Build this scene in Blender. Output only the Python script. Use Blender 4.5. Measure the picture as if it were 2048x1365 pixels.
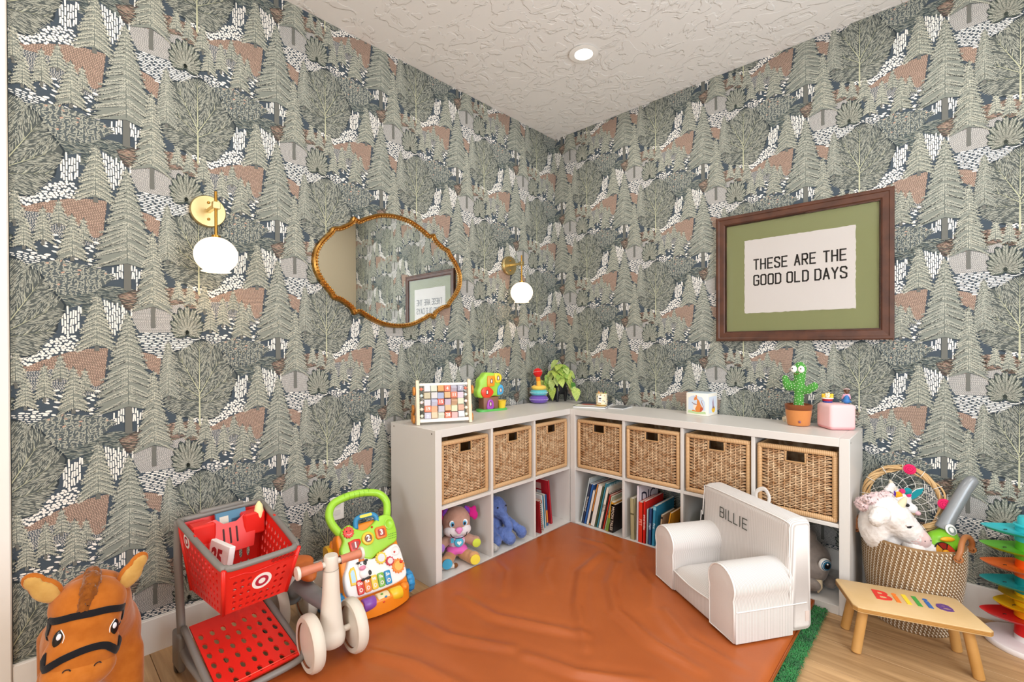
import bpy, bmesh, math, random
import numpy as np
from mathutils import Vector, Matrix, Euler
from mathutils.geometry import tessellate_polygon

for _o in list(bpy.data.objects):
    bpy.data.objects.remove(_o)
SC = bpy.context.scene
COL = SC.collection
R = math.radians
PI = math.pi

# ------------------------------------------------------------------ camera
cd = bpy.data.cameras.new('camera')
cd.sensor_fit = 'HORIZONTAL'
cd.sensor_width = 36.0
cd.lens = 926.33 / 2048 * 36.0
cd.shift_x = 6.08 / 2048
cd.shift_y = 16.48 / 2048
cd.clip_start = 0.02
cam = bpy.data.objects.new('camera', cd)
COL.objects.link(cam)
cam.location = (2.2283, -2.851, 1.1724)
_yaw, _pit, _rol = 0.7632, 0.0057, -0.0032
_f = Vector((-math.sin(_yaw) * math.cos(_pit), math.cos(_yaw) * math.cos(_pit), -math.sin(_pit)))
_r = Vector((math.cos(_yaw), math.sin(_yaw), 0))
_u = _r.cross(_f)
_r2 = _r * math.cos(_rol) + _u * math.sin(_rol)
_u2 = -_r * math.sin(_rol) + _u * math.cos(_rol)
cam.matrix_world = Matrix(((_r2.x, _u2.x, -_f.x, 2.2283), (_r2.y, _u2.y, -_f.y, -2.851), (_r2.z, _u2.z, -_f.z, 1.1724), (0, 0, 0, 1)))
SC.camera = cam

# ------------------------------------------------------------------ sky outside the window
wd = bpy.data.worlds.new('sky')
SC.world = wd
wd.use_nodes = True
_nt = wd.node_tree
_sk = _nt.nodes.new('ShaderNodeTexSky')
_sk.sky_type = 'HOSEK_WILKIE'
_sk.sun_direction = Vector((0.5, 0.4, 0.75)).normalized()
_sk.turbidity = 3.0
_nt.links.new(_sk.outputs[0], _nt.nodes['Background'].inputs[0])
_nt.nodes['Background'].inputs[1].default_value = 1.0

SC.view_settings.view_transform = 'Standard'
SC.view_settings.look = 'None'
SC.view_settings.gamma = 1.0
SC.view_settings.use_curve_mapping = False
SC.view_settings.exposure = -0.42


SC.cycles.max_bounces = 8
SC.cycles.diffuse_bounces = 4
SC.cycles.glossy_bounces = 4
SC.cycles.transmission_bounces = 4


def area_light(name, loc, rot, sx, sy, watt, color, shape='RECTANGLE', spread=PI):
    l = bpy.data.lights.new(name, 'AREA')
    l.shape = shape
    l.size = sx
    if shape == 'RECTANGLE':
        l.size_y = sy
    l.energy = watt
    l.color = color
    l.spread = spread
    o = bpy.data.objects.new(name, l)
    COL.objects.link(o)
    o.location = loc
    o.rotation_euler = rot
    return o


# daylight through the window in the beige wall, plus ambient fill added behind the camera
area_light('window_daylight', (3.14, -1.615, 1.46), (0, R(90), 0), 1.6, 1.6, 75, (0.90, 0.95, 1.0))
area_light('added_rear_fill', (2.45, -5.19, 1.46), (R(90), 0, 0), 1.0, 1.6, 75, (0.92, 0.96, 1.0))

# ------------------------------------------------------------------ materials


def lin(c):
    if isinstance(c, str):
        c = c.lstrip('#')
        c = [int(c[i:i + 2], 16) / 255 for i in (0, 2, 4)]
    return tuple(x / 12.92 if x <= 0.04045 else ((x + 0.055) / 1.055) ** 2.4 for x in c[:3]) + (1.0,)


MATS = {}


def mat(name, col=None, rough=0.5, metal=0.0, spec=0.5, noise=None, bump=None, sheen=0.0, emit=None, trans=0.0, coat=0.0, sss=0.0, wave=None):
    """noise=(scale, other colour, contrast); bump=(scale, strength, distance); wave=(scale, direction, other colour)"""
    if name in MATS:
        return MATS[name]
    m = bpy.data.materials.new(name)
    m.use_nodes = True
    nt = m.node_tree
    N, Lk = nt.nodes, nt.links
    b = N['Principled BSDF']
    b.inputs['Base Color'].default_value = lin(col or '#808080')
    b.inputs['Roughness'].default_value = rough
    b.inputs['Metallic'].default_value = metal
    b.inputs['Specular IOR Level'].default_value = spec
    if sheen:
        b.inputs['Sheen Weight'].default_value = sheen
        b.inputs['Sheen Roughness'].default_value = 0.4
    if trans:
        b.inputs['Transmission Weight'].default_value = trans
    if coat:
        b.inputs['Coat Weight'].default_value = coat
        b.inputs['Coat Roughness'].default_value = 0.15
    if sss:
        b.inputs['Subsurface Weight'].default_value = sss
        b.inputs['Subsurface Radius'].default_value = (0.01, 0.006, 0.004)
    if emit:
        b.inputs['Emission Color'].default_value = lin(emit[0])
        b.inputs['Emission Strength'].default_value = emit[1]
    tc = N.new('ShaderNodeTexCoord') if (noise or bump or wave) else None
    if wave:
        w = N.new('ShaderNodeTexWave')
        w.wave_type = 'BANDS'
        w.bands_direction = wave[1]
        w.inputs['Scale'].default_value = wave[0]
        w.inputs['Distortion'].default_value = wave[3] if len(wave) > 3 else 0.0
        w.inputs['Detail'].default_value = 2.0
        Lk.new(tc.outputs['Object'], w.inputs['Vector'])
        mx = N.new('ShaderNodeMix')
        mx.data_type = 'RGBA'
        mx.inputs[6].default_value = lin(col)
        mx.inputs[7].default_value = lin(wave[2])
        Lk.new(w.outputs['Fac'], mx.inputs[0])
        Lk.new(mx.outputs[2], b.inputs['Base Color'])
    if noise:
        n = N.new('ShaderNodeTexNoise')
        n.inputs['Scale'].default_value = noise[0]
        n.inputs['Detail'].default_value = 4.0
        Lk.new(tc.outputs['Object'], n.inputs['Vector'])
        rp = N.new('ShaderNodeMapRange')
        k = noise[2] if len(noise) > 2 else 0.25
        rp.inputs[1].default_value = 0.5 - k
        rp.inputs[2].default_value = 0.5 + k
        Lk.new(n.outputs['Fac'], rp.inputs[0])
        mx = N.new('ShaderNodeMix')
        mx.data_type = 'RGBA'
        mx.inputs[6].default_value = lin(col)
        mx.inputs[7].default_value = lin(noise[1])
        Lk.new(rp.outputs[0], mx.inputs[0])
        Lk.new(mx.outputs[2], b.inputs['Base Color'])
    if bump:
        n = N.new('ShaderNodeTexNoise')
        n.inputs['Scale'].default_value = bump[0]
        n.inputs['Detail'].default_value = 3.0
        Lk.new(tc.outputs['Object'], n.inputs['Vector'])
        bp = N.new('ShaderNodeBump')
        bp.inputs['Strength'].default_value = bump[1]
        bp.inputs['Distance'].default_value = bump[2] if len(bump) > 2 else 0.003
        Lk.new(n.outputs['Fac'], bp.inputs['Height'])
        Lk.new(bp.outputs['Normal'], b.inputs['Normal'])
    MATS[name] = m
    return m


def plastic(col, rough=0.32):
    return mat('plastic_' + col.strip('#') + '_%d' % int(rough * 100), col, rough, coat=0.0)


def fabric(col, rough=0.9, sc=180, st=0.25):
    return mat('fabric_' + col.strip('#'), col, rough, sheen=0.25, bump=(sc, st, 0.002), spec=0.2)


def print_mat():
    """flat print: the colour comes from the face colour attribute of the printed shapes"""
    if 'print' in MATS:
        return MATS['print']
    m = bpy.data.materials.new('print')
    m.use_nodes = True
    b = m.node_tree.nodes['Principled BSDF']
    a = m.node_tree.nodes.new('ShaderNodeAttribute')
    a.attribute_name = 'ink'
    m.node_tree.links.new(a.outputs['Color'], b.inputs['Base Color'])
    b.inputs['Roughness'].default_value = 0.72
    b.inputs['Specular IOR Level'].default_value = 0.25
    MATS['print'] = m
    return m


# ------------------------------------------------------------------ geometry helpers


def T(x=0, y=0, z=0):
    return Matrix.Translation((x, y, z))


def RX(a):
    return Matrix.Rotation(R(a), 4, 'X')


def RY(a):
    return Matrix.Rotation(R(a), 4, 'Y')


def RZ(a):
    return Matrix.Rotation(R(a), 4, 'Z')


def S(x, y=None, z=None):
    y = x if y is None else y
    z = x if z is None else z
    return Matrix.Diagonal((x, y, z, 1))


def align(d):
    """rotation that turns +Z into direction d"""
    d = Vector(d).normalized()
    return Vector((0, 0, 1)).rotation_difference(d).to_matrix().to_4x4()


ID = Matrix.Identity(4)


class G:
    """collects shapes; build() links them as ONE mesh object"""

    def __init__(self):
        self.v = []
        self.f = []

    def add(self, vs, fs, M=ID):
        b = len(self.v)
        self.v.extend([tuple(M @ Vector(p)) for p in vs])
        self.f.extend([tuple(i + b for i in f) for f in fs])
        return self

    def bm(self, bm, M=ID):
        bm.verts.index_update()
        self.add([v.co for v in bm.verts], [[v.index for v in f.verts] for f in bm.faces], M)
        bm.free()
        return self

    def box(self, x0, y0, z0, x1, y1, z1, M=ID, r=0.0, seg=1):
        if r > 0:
            bm = bmesh.new()
            bmesh.ops.create_cube(bm, size=1.0, matrix=T((x0 + x1) / 2, (y0 + y1) / 2, (z0 + z1) / 2) @ S(x1 - x0, y1 - y0, z1 - z0))
            bmesh.ops.bevel(bm, geom=bm.edges[:], offset=r, segments=seg, profile=0.5, affect='EDGES')
            return self.bm(bm, M)
        v = [(x, y, z) for x in (x0, x1) for y in (y0, y1) for z in (z0, z1)]
        return self.add(v, [(0, 1, 3, 2), (4, 6, 7, 5), (0, 4, 5, 1), (2, 3, 7, 6), (0, 2, 6, 4), (1, 5, 7, 3)], M)

    def lathe(self, prof, seg=24, M=ID, a0=0.0, a1=360.0):
        full = abs(a1 - a0) >= 360
        n = seg if full else seg + 1
        vs, rows = [], []
        for r, z in prof:
            if r < 1e-6:
                rows.append([len(vs)] * n)
                vs.append((0, 0, z))
            else:
                row = []
                for i in range(n):
                    a = R(a0 + (a1 - a0) * i / seg)
                    row.append(len(vs))
                    vs.append((r * math.cos(a), r * math.sin(a), z))
                rows.append(row)
        fs = []
        for k in range(len(rows) - 1):
            for i in range(seg):
                j = (i + 1) % n if full else i + 1
                q = [rows[k][i], rows[k][j], rows[k + 1][j], rows[k + 1][i]]
                q = [x for t, x in enumerate(q) if x not in q[:t]]
                if len(q) >= 3:
                    fs.append(q)
        return self.add(vs, fs, M)

    def cyl(self, p0, p1, r0, r1=None, seg=16, bev=0.0):
        r1 = r0 if r1 is None else r1
        p0, p1 = Vector(p0), Vector(p1)
        h = (p1 - p0).length
        pr = [(0, 0), (r0 - bev, 0), (r0, bev), (r1, h - bev), (r1 - bev, h), (0, h)] if bev else [(0, 0), (r0, 0), (r1, h), (0, h)]
        return self.lathe(pr, seg, Matrix.Translation(p0) @ align(p1 - p0))

    def ball(self, c, r, seg=16, M=ID):
        r = (r, r, r) if isinstance(r, (int, float)) else r
        k = max(6, seg // 2)
        pr = [(math.sin(PI * i / k), -math.cos(PI * i / k)) for i in range(k + 1)]
        return self.lathe(pr, seg, M @ T(*c) @ S(*r))

    def torus(self, R0, r, seg=32, sec=10, M=ID, sz=1.0):
        vs, fs = [], []
        for i in range(seg):
            a = 2 * PI * i / seg
            for j in range(sec):
                b = 2 * PI * j / sec
                vs.append(((R0 + r * math.cos(b)) * math.cos(a), (R0 + r * math.cos(b)) * math.sin(a), r * sz * math.sin(b)))
        for i in range(seg):
            for j in range(sec):
                fs.append((i * sec + j, ((i + 1) % seg) * sec + j, ((i + 1) % seg) * sec + (j + 1) % sec, i * sec + (j + 1) % sec))
        return self.add(vs, fs, M)

    def tube(self, pts, r, seg=8, closed=False, M=ID, flat=1.0):
        pts = [Vector(p) for p in pts]
        n = len(pts)
        rr = [r] * n if isinstance(r, (int, float)) else list(r)
        vs, fs = [], []
        up = None
        for i in range(n):
            if closed:
                d = pts[(i + 1) % n] - pts[i - 1]
            else:
                d = pts[min(i + 1, n - 1)] - pts[max(i - 1, 0)]
            d.normalize()
            if up is None:
                up = Vector((0, 0, 1)) if abs(d.z) < 0.9 else Vector((0, 1, 0))
            s = d.cross(up)
            if s.length < 1e-6:
                s = d.orthogonal()
            s.normalize()
            up = s.cross(d).normalized()
            for j in range(seg):
                a = 2 * PI * j / seg
                vs.append(pts[i] + s * (rr[i] * math.cos(a)) + up * (rr[i] * flat * math.sin(a)))
        m = n if closed else n - 1
        for i in range(m):
            k = (i + 1) % n
            for j in range(seg):
                fs.append((i * seg + j, i * seg + (j + 1) % seg, k * seg + (j + 1) % seg, k * seg + j))
        if not closed:
            fs.append(tuple(range(seg - 1, -1, -1)))
            fs.append(tuple((n - 1) * seg + j for j in range(seg)))
        return self.add(vs, fs, M)

    def prism(self, poly, z0, z1, M=ID, bev=0.0, seg=1, both=False):
        """polygon (x, y) pushed from z0 to z1, optionally with rounded upper (and lower) rim"""
        bm = bmesh.new()
        vb = [bm.verts.new((x, y, z0)) for x, y in poly]
        vt = [bm.verts.new((x, y, z1)) for x, y in poly]
        n = len(poly)
        top = bm.faces.new(vt)
        bot = bm.faces.new(vb[::-1])
        for i in range(n):
            bm.faces.new((vb[i], vb[(i + 1) % n], vt[(i + 1) % n], vt[i]))
        bmesh.ops.recalc_face_normals(bm, faces=bm.faces[:])
        if bev:
            es = list(top.edges) + (list(bot.edges) if both else [])
            bmesh.ops.bevel(bm, geom=es, offset=bev, segments=seg, profile=0.5, affect='EDGES')
        bmesh.ops.triangulate(bm, faces=[f for f in bm.faces if len(f.verts) > 4])
        return self.bm(bm, M)

    def flat(self, poly, z, M=ID):
        return self.add([(x, y, z) for x, y in poly], [tuple(t) for t in tessellate_polygon([[Vector((x, y, 0)) for x, y in poly]])], M)

    def text(self, s, size, depth, M=ID, bold=0.0, space=1.0, align_x='CENTER', sx=1.0):
        cu = bpy.data.curves.new('t', 'FONT')
        cu.body = s
        cu.size = size
        cu.extrude = depth
        cu.offset = bold
        cu.space_character = space
        cu.align_x = align_x
        cu.align_y = 'CENTER'
        cu.resolution_u = 2
        o = bpy.data.objects.new('t', cu)
        me = o.to_mesh()
        self.add([v.co for v in me.vertices], [tuple(p.vertices) for p in me.polygons], M @ S(sx, 1, 1))
        o.to_mesh_clear()
        bpy.data.objects.remove(o)
        bpy.data.curves.remove(cu)
        return self

    def mesh(self, name, m, smooth=40):
        me = bpy.data.meshes.new(name)
        me.from_pydata([tuple(p) for p in self.v], [], self.f)
        me.update()
        bm = bmesh.new()
        bm.from_mesh(me)
        bmesh.ops.recalc_face_normals(bm, faces=bm.faces[:])
        bm.to_mesh(me)
        bm.free()
        if m:
            me.materials.append(m)
        if smooth:
            me.polygons.foreach_set('use_smooth', [True] * len(me.polygons))
            if smooth < 180:
                me.set_sharp_from_angle(angle=R(smooth))
        return me

    def build(self, name, m, parent=None, smooth=40, M=None):
        o = bpy.data.objects.new(name, self.mesh(name, m, smooth))
        COL.objects.link(o)
        if parent is not None:
            o.parent = parent
        if M is not None:
            o.matrix_local = M
        return o


def blob(parts, vox=0.008, it=6):
    """organic body: balls and capsules melted into one continuous surface.
    parts: (centre, radii[, Euler deg]) or (p0, p1, r0, r1)"""
    g = G()
    for p in parts:
        if len(p) == 4:
            a, b = Vector(p[0]), Vector(p[1])
            n = max(2, int((b - a).length / (0.45 * min(p[2], p[3]))) + 1)
            for i in range(n + 1):
                t = i / n
                g.ball(a.lerp(b, t), p[2] + (p[3] - p[2]) * t, 14)
        else:
            M = T(*p[0]) @ Euler([R(x) for x in p[2]]).to_matrix().to_4x4() if len(p) == 3 else T(*p[0])
            g.ball((0, 0, 0), p[1], 18, M)
    me = bpy.data.meshes.new('b')
    me.from_pydata(g.v, [], g.f)
    o = bpy.data.objects.new('b', me)
    COL.objects.link(o)
    md = o.modifiers.new('r', 'REMESH')
    md.mode = 'VOXEL'
    md.voxel_size = vox
    md = o.modifiers.new('s', 'SMOOTH')
    md.factor = 0.5
    md.iterations = it
    dg = bpy.context.evaluated_depsgraph_get()
    m2 = bpy.data.meshes.new_from_object(o.evaluated_get(dg))
    out = G()
    out.add([v.co for v in m2.vertices], [tuple(p.vertices) for p in m2.polygons])
    bpy.data.objects.remove(o)
    bpy.data.meshes.remove(me)
    bpy.data.meshes.remove(m2)
    return out


def tag(o, label, cat, group=None, kind=None):
    if label:
        o['label'] = label
    if cat:
        o['category'] = cat
    if group:
        o['group'] = group
    if kind:
        o['kind'] = kind
    return o


def thing(name, label, cat, loc=(0, 0, 0), rotz=0.0, group=None, rot=None):
    o = bpy.data.objects.new(name, None)
    o.empty_display_size = 0.05
    COL.objects.link(o)
    o.location = loc
    o.rotation_euler = rot if rot else (0, 0, R(rotz))
    return tag(o, label, cat, group)


def struct(o):
    o['kind'] = 'structure'
    return o


def copy_part(src, parent, M=None):
    c = src.copy()
    COL.objects.link(c)
    c.parent = parent
    if M is not None:
        c.matrix_local = M
    return c


def copy_thing(root, label, loc, rotz, group=None):
    r = root.copy()
    COL.objects.link(r)
    r.location = loc
    r.rotation_euler = (0, 0, R(rotz))
    r['label'] = label
    for ch in list(root.children):
        c = copy_part(ch, r)
        for gch in list(ch.children):
            copy_part(gch, c)
    return r


def circle(r, n=24, cx=0, cy=0, a0=0, ry=None):
    ry = r if ry is None else ry
    return [(cx + r * math.cos(a0 + 2 * PI * i / n), cy + ry * math.sin(a0 + 2 * PI * i / n)) for i in range(n)]


def rrect(w, h, r, n=4, cx=0, cy=0):
    p = []
    for sx, sy, a in ((1, 1, 0), (-1, 1, 90), (-1, -1, 180), (1, -1, 270)):
        for i in range(n + 1):
            t = R(a + 90 * i / n)
            p.append((cx + sx * (w / 2 - r) + r * math.cos(t), cy + sy * (h / 2 - r) + r * math.sin(t)))
    return p


def spline(pts, n=6, closed=False):
    """Catmull-Rom through points"""
    P = [Vector(p) for p in pts]
    out = []
    m = len(P)
    rng = range(m) if closed else range(m - 1)
    for i in rng:
        p0 = P[(i - 1) % m] if closed or i > 0 else P[0]
        p1, p2 = P[i], P[(i + 1) % m]
        p3 = P[(i + 2) % m] if closed or i + 2 < m else P[-1]
        for k in range(n):
            t = k / n
            out.append(0.5 * ((2 * p1) + (p2 - p0) * t + (2 * p0 - 5 * p1 + 4 * p2 - p3) * t * t + (3 * p1 - p0 - 3 * p2 + p3) * t ** 3))
    if not closed:
        out.append(P[-1])
    return out


class Print:
    """flat printed shapes; each shape lies a hair above the ones drawn before it"""

    def __init__(self, step=3e-5):
        self.v, self.f, self.c, self.z, self.step = [], [], [], 0.0, step

    def layer(self, k=1):
        self.z += self.step * k

    def face(self, pts, col):
        b = len(self.v)
        z = self.z
        self.v.extend((p[0], p[1], z) for p in pts)
        self.f.append(tuple(range(b, b + len(pts))))
        self.c.append(col)

    def poly(self, pts, col):
        b = len(self.v)
        z = self.z
        self.v.extend((p[0], p[1], z) for p in pts)
        for t in tessellate_polygon([[Vector((p[0], p[1], 0)) for p in pts]]):
            self.f.append(tuple(b + i for i in t))
            self.c.append(col)

    def stroke(self, x, y, dx, dy, w, col):
        l = math.hypot(dx, dy) or 1e-9
        nx, ny = -dy / l * w * .5, dx / l * w * .5
        self.face([(x, y), (x + dx * .25 + nx, y + dy * .25 + ny), (x + dx * .8 + nx * .8, y + dy * .8 + ny * .8), (x + dx, y + dy), (x + dx * .8 - nx * .8, y + dy * .8 - ny * .8), (x + dx * .25 - nx, y + dy * .25 - ny)], col)

    def oval(self, x, y, a, b, ang, col, n=7):
        ca, sa = math.cos(ang), math.sin(ang)
        self.face([(x + a * math.cos(t) * ca - b * math.sin(t) * sa, y + a * math.cos(t) * sa + b * math.sin(t) * ca) for t in [2 * PI * i / n for i in range(n)]], col)

    def meshdata(self, name, M=None, clip=None):
        v = np.array(self.v)
        f, c = self.f, self.c
        if clip is not None:
            x0, x1, y0, y1 = clip
            keep_f, keep_c = [], []
            xs, ys = v[:, 0], v[:, 1]
            ins = (xs > x0) & (xs < x1) & (ys > y0) & (ys < y1)
            for ff, cc in zip(f, c):
                if any(ins[i] for i in ff):
                    keep_f.append(ff)
                    keep_c.append(cc)
                elif len(ff) == 3:
                    tx, ty = xs[list(ff)], ys[list(ff)]
                    if tx.max() > x0 and tx.min() < x1 and ty.max() > y0 and ty.min() < y1:
                        keep_f.append(ff)
                        keep_c.append(cc)
            # big base polygons are cut, small strokes are squeezed to the edge
            nv, nf, nc = [], [], []
            for ff, cc in zip(keep_f, keep_c):
                P = [tuple(v[i]) for i in ff]
                for ax, lim, sg in ((0, x0, 1), (0, x1, -1), (1, y0, 1), (1, y1, -1)):
                    Q = []
                    for i in range(len(P)):
                        a, b2 = P[i], P[(i + 1) % len(P)]
                        ia, ib = (a[ax] - lim) * sg >= 0, (b2[ax] - lim) * sg >= 0
                        if ia:
                            Q.append(a)
                        if ia != ib:
                            t = (lim - a[ax]) / (b2[ax] - a[ax])
                            Q.append(tuple(a[k] + (b2[k] - a[k]) * t for k in range(3)))
                    P = Q
                    if len(P) < 3:
                        break
                if len(P) >= 3:
                    nf.append(tuple(range(len(nv), len(nv) + len(P))))
                    nv.extend(P)
                    nc.append(cc)
            v, f, c = np.array(nv), nf, nc
            if not len(v):
                return None
        me = bpy.data.meshes.new(name)
        me.from_pydata(v.tolist() if M is None else [tuple(M @ Vector(p)) for p in v.tolist()], [], f)
        at = me.attributes.new('ink', 'FLOAT_COLOR', 'FACE')
        cache = {}
        arr = np.empty((len(c), 4), dtype=np.float32)
        for i, k in enumerate(c):
            if k not in cache:
                cache[k] = lin(k)
            arr[i] = cache[k]
        at.data.foreach_set('color', arr.ravel())
        me.materials.append(print_mat())
        return me

    def build(self, name, parent=None, M=None):
        o = bpy.data.objects.new(name, self.meshdata(name))
        COL.objects.link(o)
        if parent is not None:
            o.parent = parent
        if M is not None:
            o.matrix_local = M
        return o
# ------------------------------------------------------------------ wallpaper print: woodland drawn in strokes
H = 2.775
NAVY, SAGE, SAGE2, BONE, CLAY, GREYB, DK, OLIVE = '#434e58', '#c2c2b4', '#a9ab9f', '#eae6df', '#b59a8a', '#c0bdb7', '#535b5d', '#cbcab9'


def inside(px, py, poly):
    c = False
    j = len(poly) - 1
    for i in range(len(poly)):
        xi, yi = poly[i]
        xj, yj = poly[j]
        if (yi > py) != (yj > py) and px < (xj - xi) * (py - yi) / (yj - yi) + xi:
            c = not c
        j = i
    return c


def bounds(p):
    return min(q[0] for q in p), max(q[0] for q in p), min(q[1] for q in p), max(q[1] for q in p)


rng = random.Random(4)
W = Print()
jit = lambda a: rng.uniform(-a, a)


def fill_grid(poly, base, col, sx, sy, lx, ly, slope=0.0, shift=0.5):
    """rows of little bricks / dashes"""
    if base:
        W.layer()
        W.poly(poly, base)
    W.layer(.5)
    x0, x1, y0, y1 = bounds(poly)
    y, k = y0 - abs(slope) * (x1 - x0), 0
    while y < y1 + abs(slope) * (x1 - x0):
        x = x0 - sx * (shift * (k % 2)) + jit(sx * .2)
        while x < x1:
            yy = y + slope * (x - x0)
            if inside(x, yy, poly):
                a, b = lx * rng.uniform(.75, 1.1) / 2, ly * rng.uniform(.8, 1.1) / 2
                W.face([(x - a, yy - b * .7 - slope * a), (x + a * .8, yy - b + slope * a), (x + a, yy + b * .7 + slope * a), (x - a * .8, yy + b - slope * a)], col)
            x += sx * rng.uniform(.9, 1.1)
        y += sy
        k += 1


def fill_dots(poly, base, col, s, a, b, ang=0.0, js=.3, ja=.4, p=1.0):
    if base:
        W.layer()
        W.poly(poly, base)
    W.layer(.5)
    x0, x1, y0, y1 = bounds(poly)
    y, k = y0, 0
    while y < y1:
        x = x0 + (k % 2) * s * .5
        while x < x1:
            px, py = x + jit(s * js), y + jit(s * js)
            if inside(px, py, poly) and rng.random() < p:
                W.oval(px, py, a * rng.uniform(.75, 1.15), b * rng.uniform(.8, 1.15), ang + jit(ja), col)
            x += s * (a / b) ** .5
        y += s / (a / b) ** .5 * .95
        k += 1


def fill_strokes(poly, base, col, s, l, w, ang, ja, p=1.0):
    if base:
        W.layer()
        W.poly(poly, base)
    W.layer(.5)
    x0, x1, y0, y1 = bounds(poly)
    n = int((x1 - x0) * (y1 - y0) / (s * s))
    for _ in range(n):
        x, y = rng.uniform(x0, x1), rng.uniform(y0, y1)
        if inside(x, y, poly) and rng.random() < p:
            a = ang + jit(ja)
            c = col if isinstance(col, str) else rng.choice(col)
            W.stroke(x, y, l * math.cos(a), l * math.sin(a), w, c)


PL = {
    'brick_grey': [(0.319, 0.647), (0.487, 0.682), (0.504, 0.651), (0.463, 0.562), (0.357, 0.551), (0.34, 0.587)],
    'dash_white': [(0.352, 0.565), (0.463, 0.568), (0.531, 0.54), (0.491, 0.482), (0.46, 0.435), (0.401, 0.476), (0.353, 0.498)],
    'hill': [(0.051, 0.447), (0.08, 0.465), (0.115, 0.48), (0.155, 0.495), (0.193, 0.503), (0.26, 0.508), (0.247, 0.372), (0.223, 0.355), (0.147, 0.434), (0.056, 0.426)],
    'hill2': [(0.353, 0.492), (0.417, 0.475), (0.411, 0.40), (0.374, 0.429)],
    'pebble': [(-.03, 0.54), (0.0, 0.56), (0.08, 0.52), (0.133, 0.552), (0.172, 0.552), (0.2, 0.502), (0.155, 0.493), (0.115, 0.478), (0.051, 0.447), (0.006, 0.465), (-.03, .48)],
    'speck': [(0.034, 0.428), (0.147, 0.437), (0.223, 0.368), (0.245, 0.372), (0.243, 0.345), (0.207, 0.335), (0.139, 0.355), (0.039, 0.365)],
    'stick1': [(0.137, 0.638), (0.192, 0.662), (0.18, 0.56), (0.141, 0.55)],
    'stick2': [(0.242, 0.69), (0.329, 0.641), (0.305, 0.606), (0.275, 0.55), (0.258, 0.605)],
    'stick3': [(0.244, 0.236), (0.308, 0.286), (0.308, 0.225)],
    'stick4': [(0.313, 0.294), (0.36, 0.262), (0.342, 0.196)],
    'ovals': [(0.045, 0.331), (0.14, 0.37), (0.257, 0.362), (0.256, 0.256), (0.222, 0.237), (0.124, 0.271), (0.035, 0.279)],
    'leafs': [(0.051, 0.252), (0.132, 0.278), (0.242, 0.258), (0.284, 0.232), (0.222, 0.174), (0.142, 0.155), (0.096, 0.198)],
    'hatch': [(0.11, 0.2), (0.2, 0.19), (0.27, 0.199), (0.355, 0.19), (0.372, 0.122), (0.311, 0.108), (0.245, 0.118), (0.182, 0.083), (0.121, 0.111)],
    'hatch_t': [(0.286, 0.168), (0.355, 0.2), (0.432, 0.21), (0.586, 0.213), (0.585, 0.13), (0.484, 0.13), (0.311, 0.108)],
    'bandw': [(-0.01, 0.285), (0.068, 0.292), (0.107, 0.284), (0.061, 0.234), (0.011, 0.256)],
}
fill_strokes(PL['hatch'], '#3b4548', [SAGE2, '#7c837a', '#6f7a78'], .0056, .02, .0016, R(-8), .22)
fill_strokes(PL['hatch_t'], '#4a4441', [CLAY, CLAY, '#8d7466', '#8a8a78'], .0054, .022, .0017, R(-6), .16)
fill_grid(PL['brick_grey'], '#858584', '#cac7c2', .0058, .0046, .0046, .0030, slope=0.02)
fill_grid(PL['hill'], '#7a685d', '#c0a493', .0064, .0056, .0049, .0034, slope=0.08)
fill_grid(PL['hill2'], '#7a685d', '#c0a493', .0064, .0056, .0049, .0034, slope=-0.2)
fill_grid(PL['dash_white'], NAVY, BONE, .026, .0066, .0245, .0049, slope=-0.02)
fill_dots(PL['pebble'], NAVY, BONE, .0098, .0049, .0041)
fill_grid(PL['speck'], NAVY, '#c4c0b8', .0062, .0052, .0046, .0036)
for nm in ('stick1', 'stick2', 'stick3', 'stick4'):
    W.layer()
    W.poly(PL[nm], NAVY)
    W.layer(.5)
    x0, x1, y0, y1 = bounds(PL[nm])
    x = x0 + .003
    while x < x1:
        y = y0 + jit(.01)
        while y < y1:
            L_ = rng.uniform(.022, .032)
            if inside(x, y + L_ * .5, PL[nm]):
                d = jit(.0022)
                W.face([(x - .0023, y), (x + .0023, y + .001), (x + .0025 + d, y + L_ - .003), (x - .0021 + d, y + L_ - .003)], BONE)
            y += L_
        x += .0068
fill_dots(PL['ovals'], None, BONE, .0185, .0088, .0037, R(-14), p=.85)
fill_grid(PL['bandw'], None, BONE, .015, .0066, .012, .0042, slope=-.1)
fill_dots(PL['leafs'], DK, SAGE2, .0078, .0066, .0017, R(40), js=.45, ja=1.3)
fill_dots(PL['leafs'], None, '#bb9a88', .030, .0052, .0026, R(25), ja=1.1, p=.35)


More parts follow.
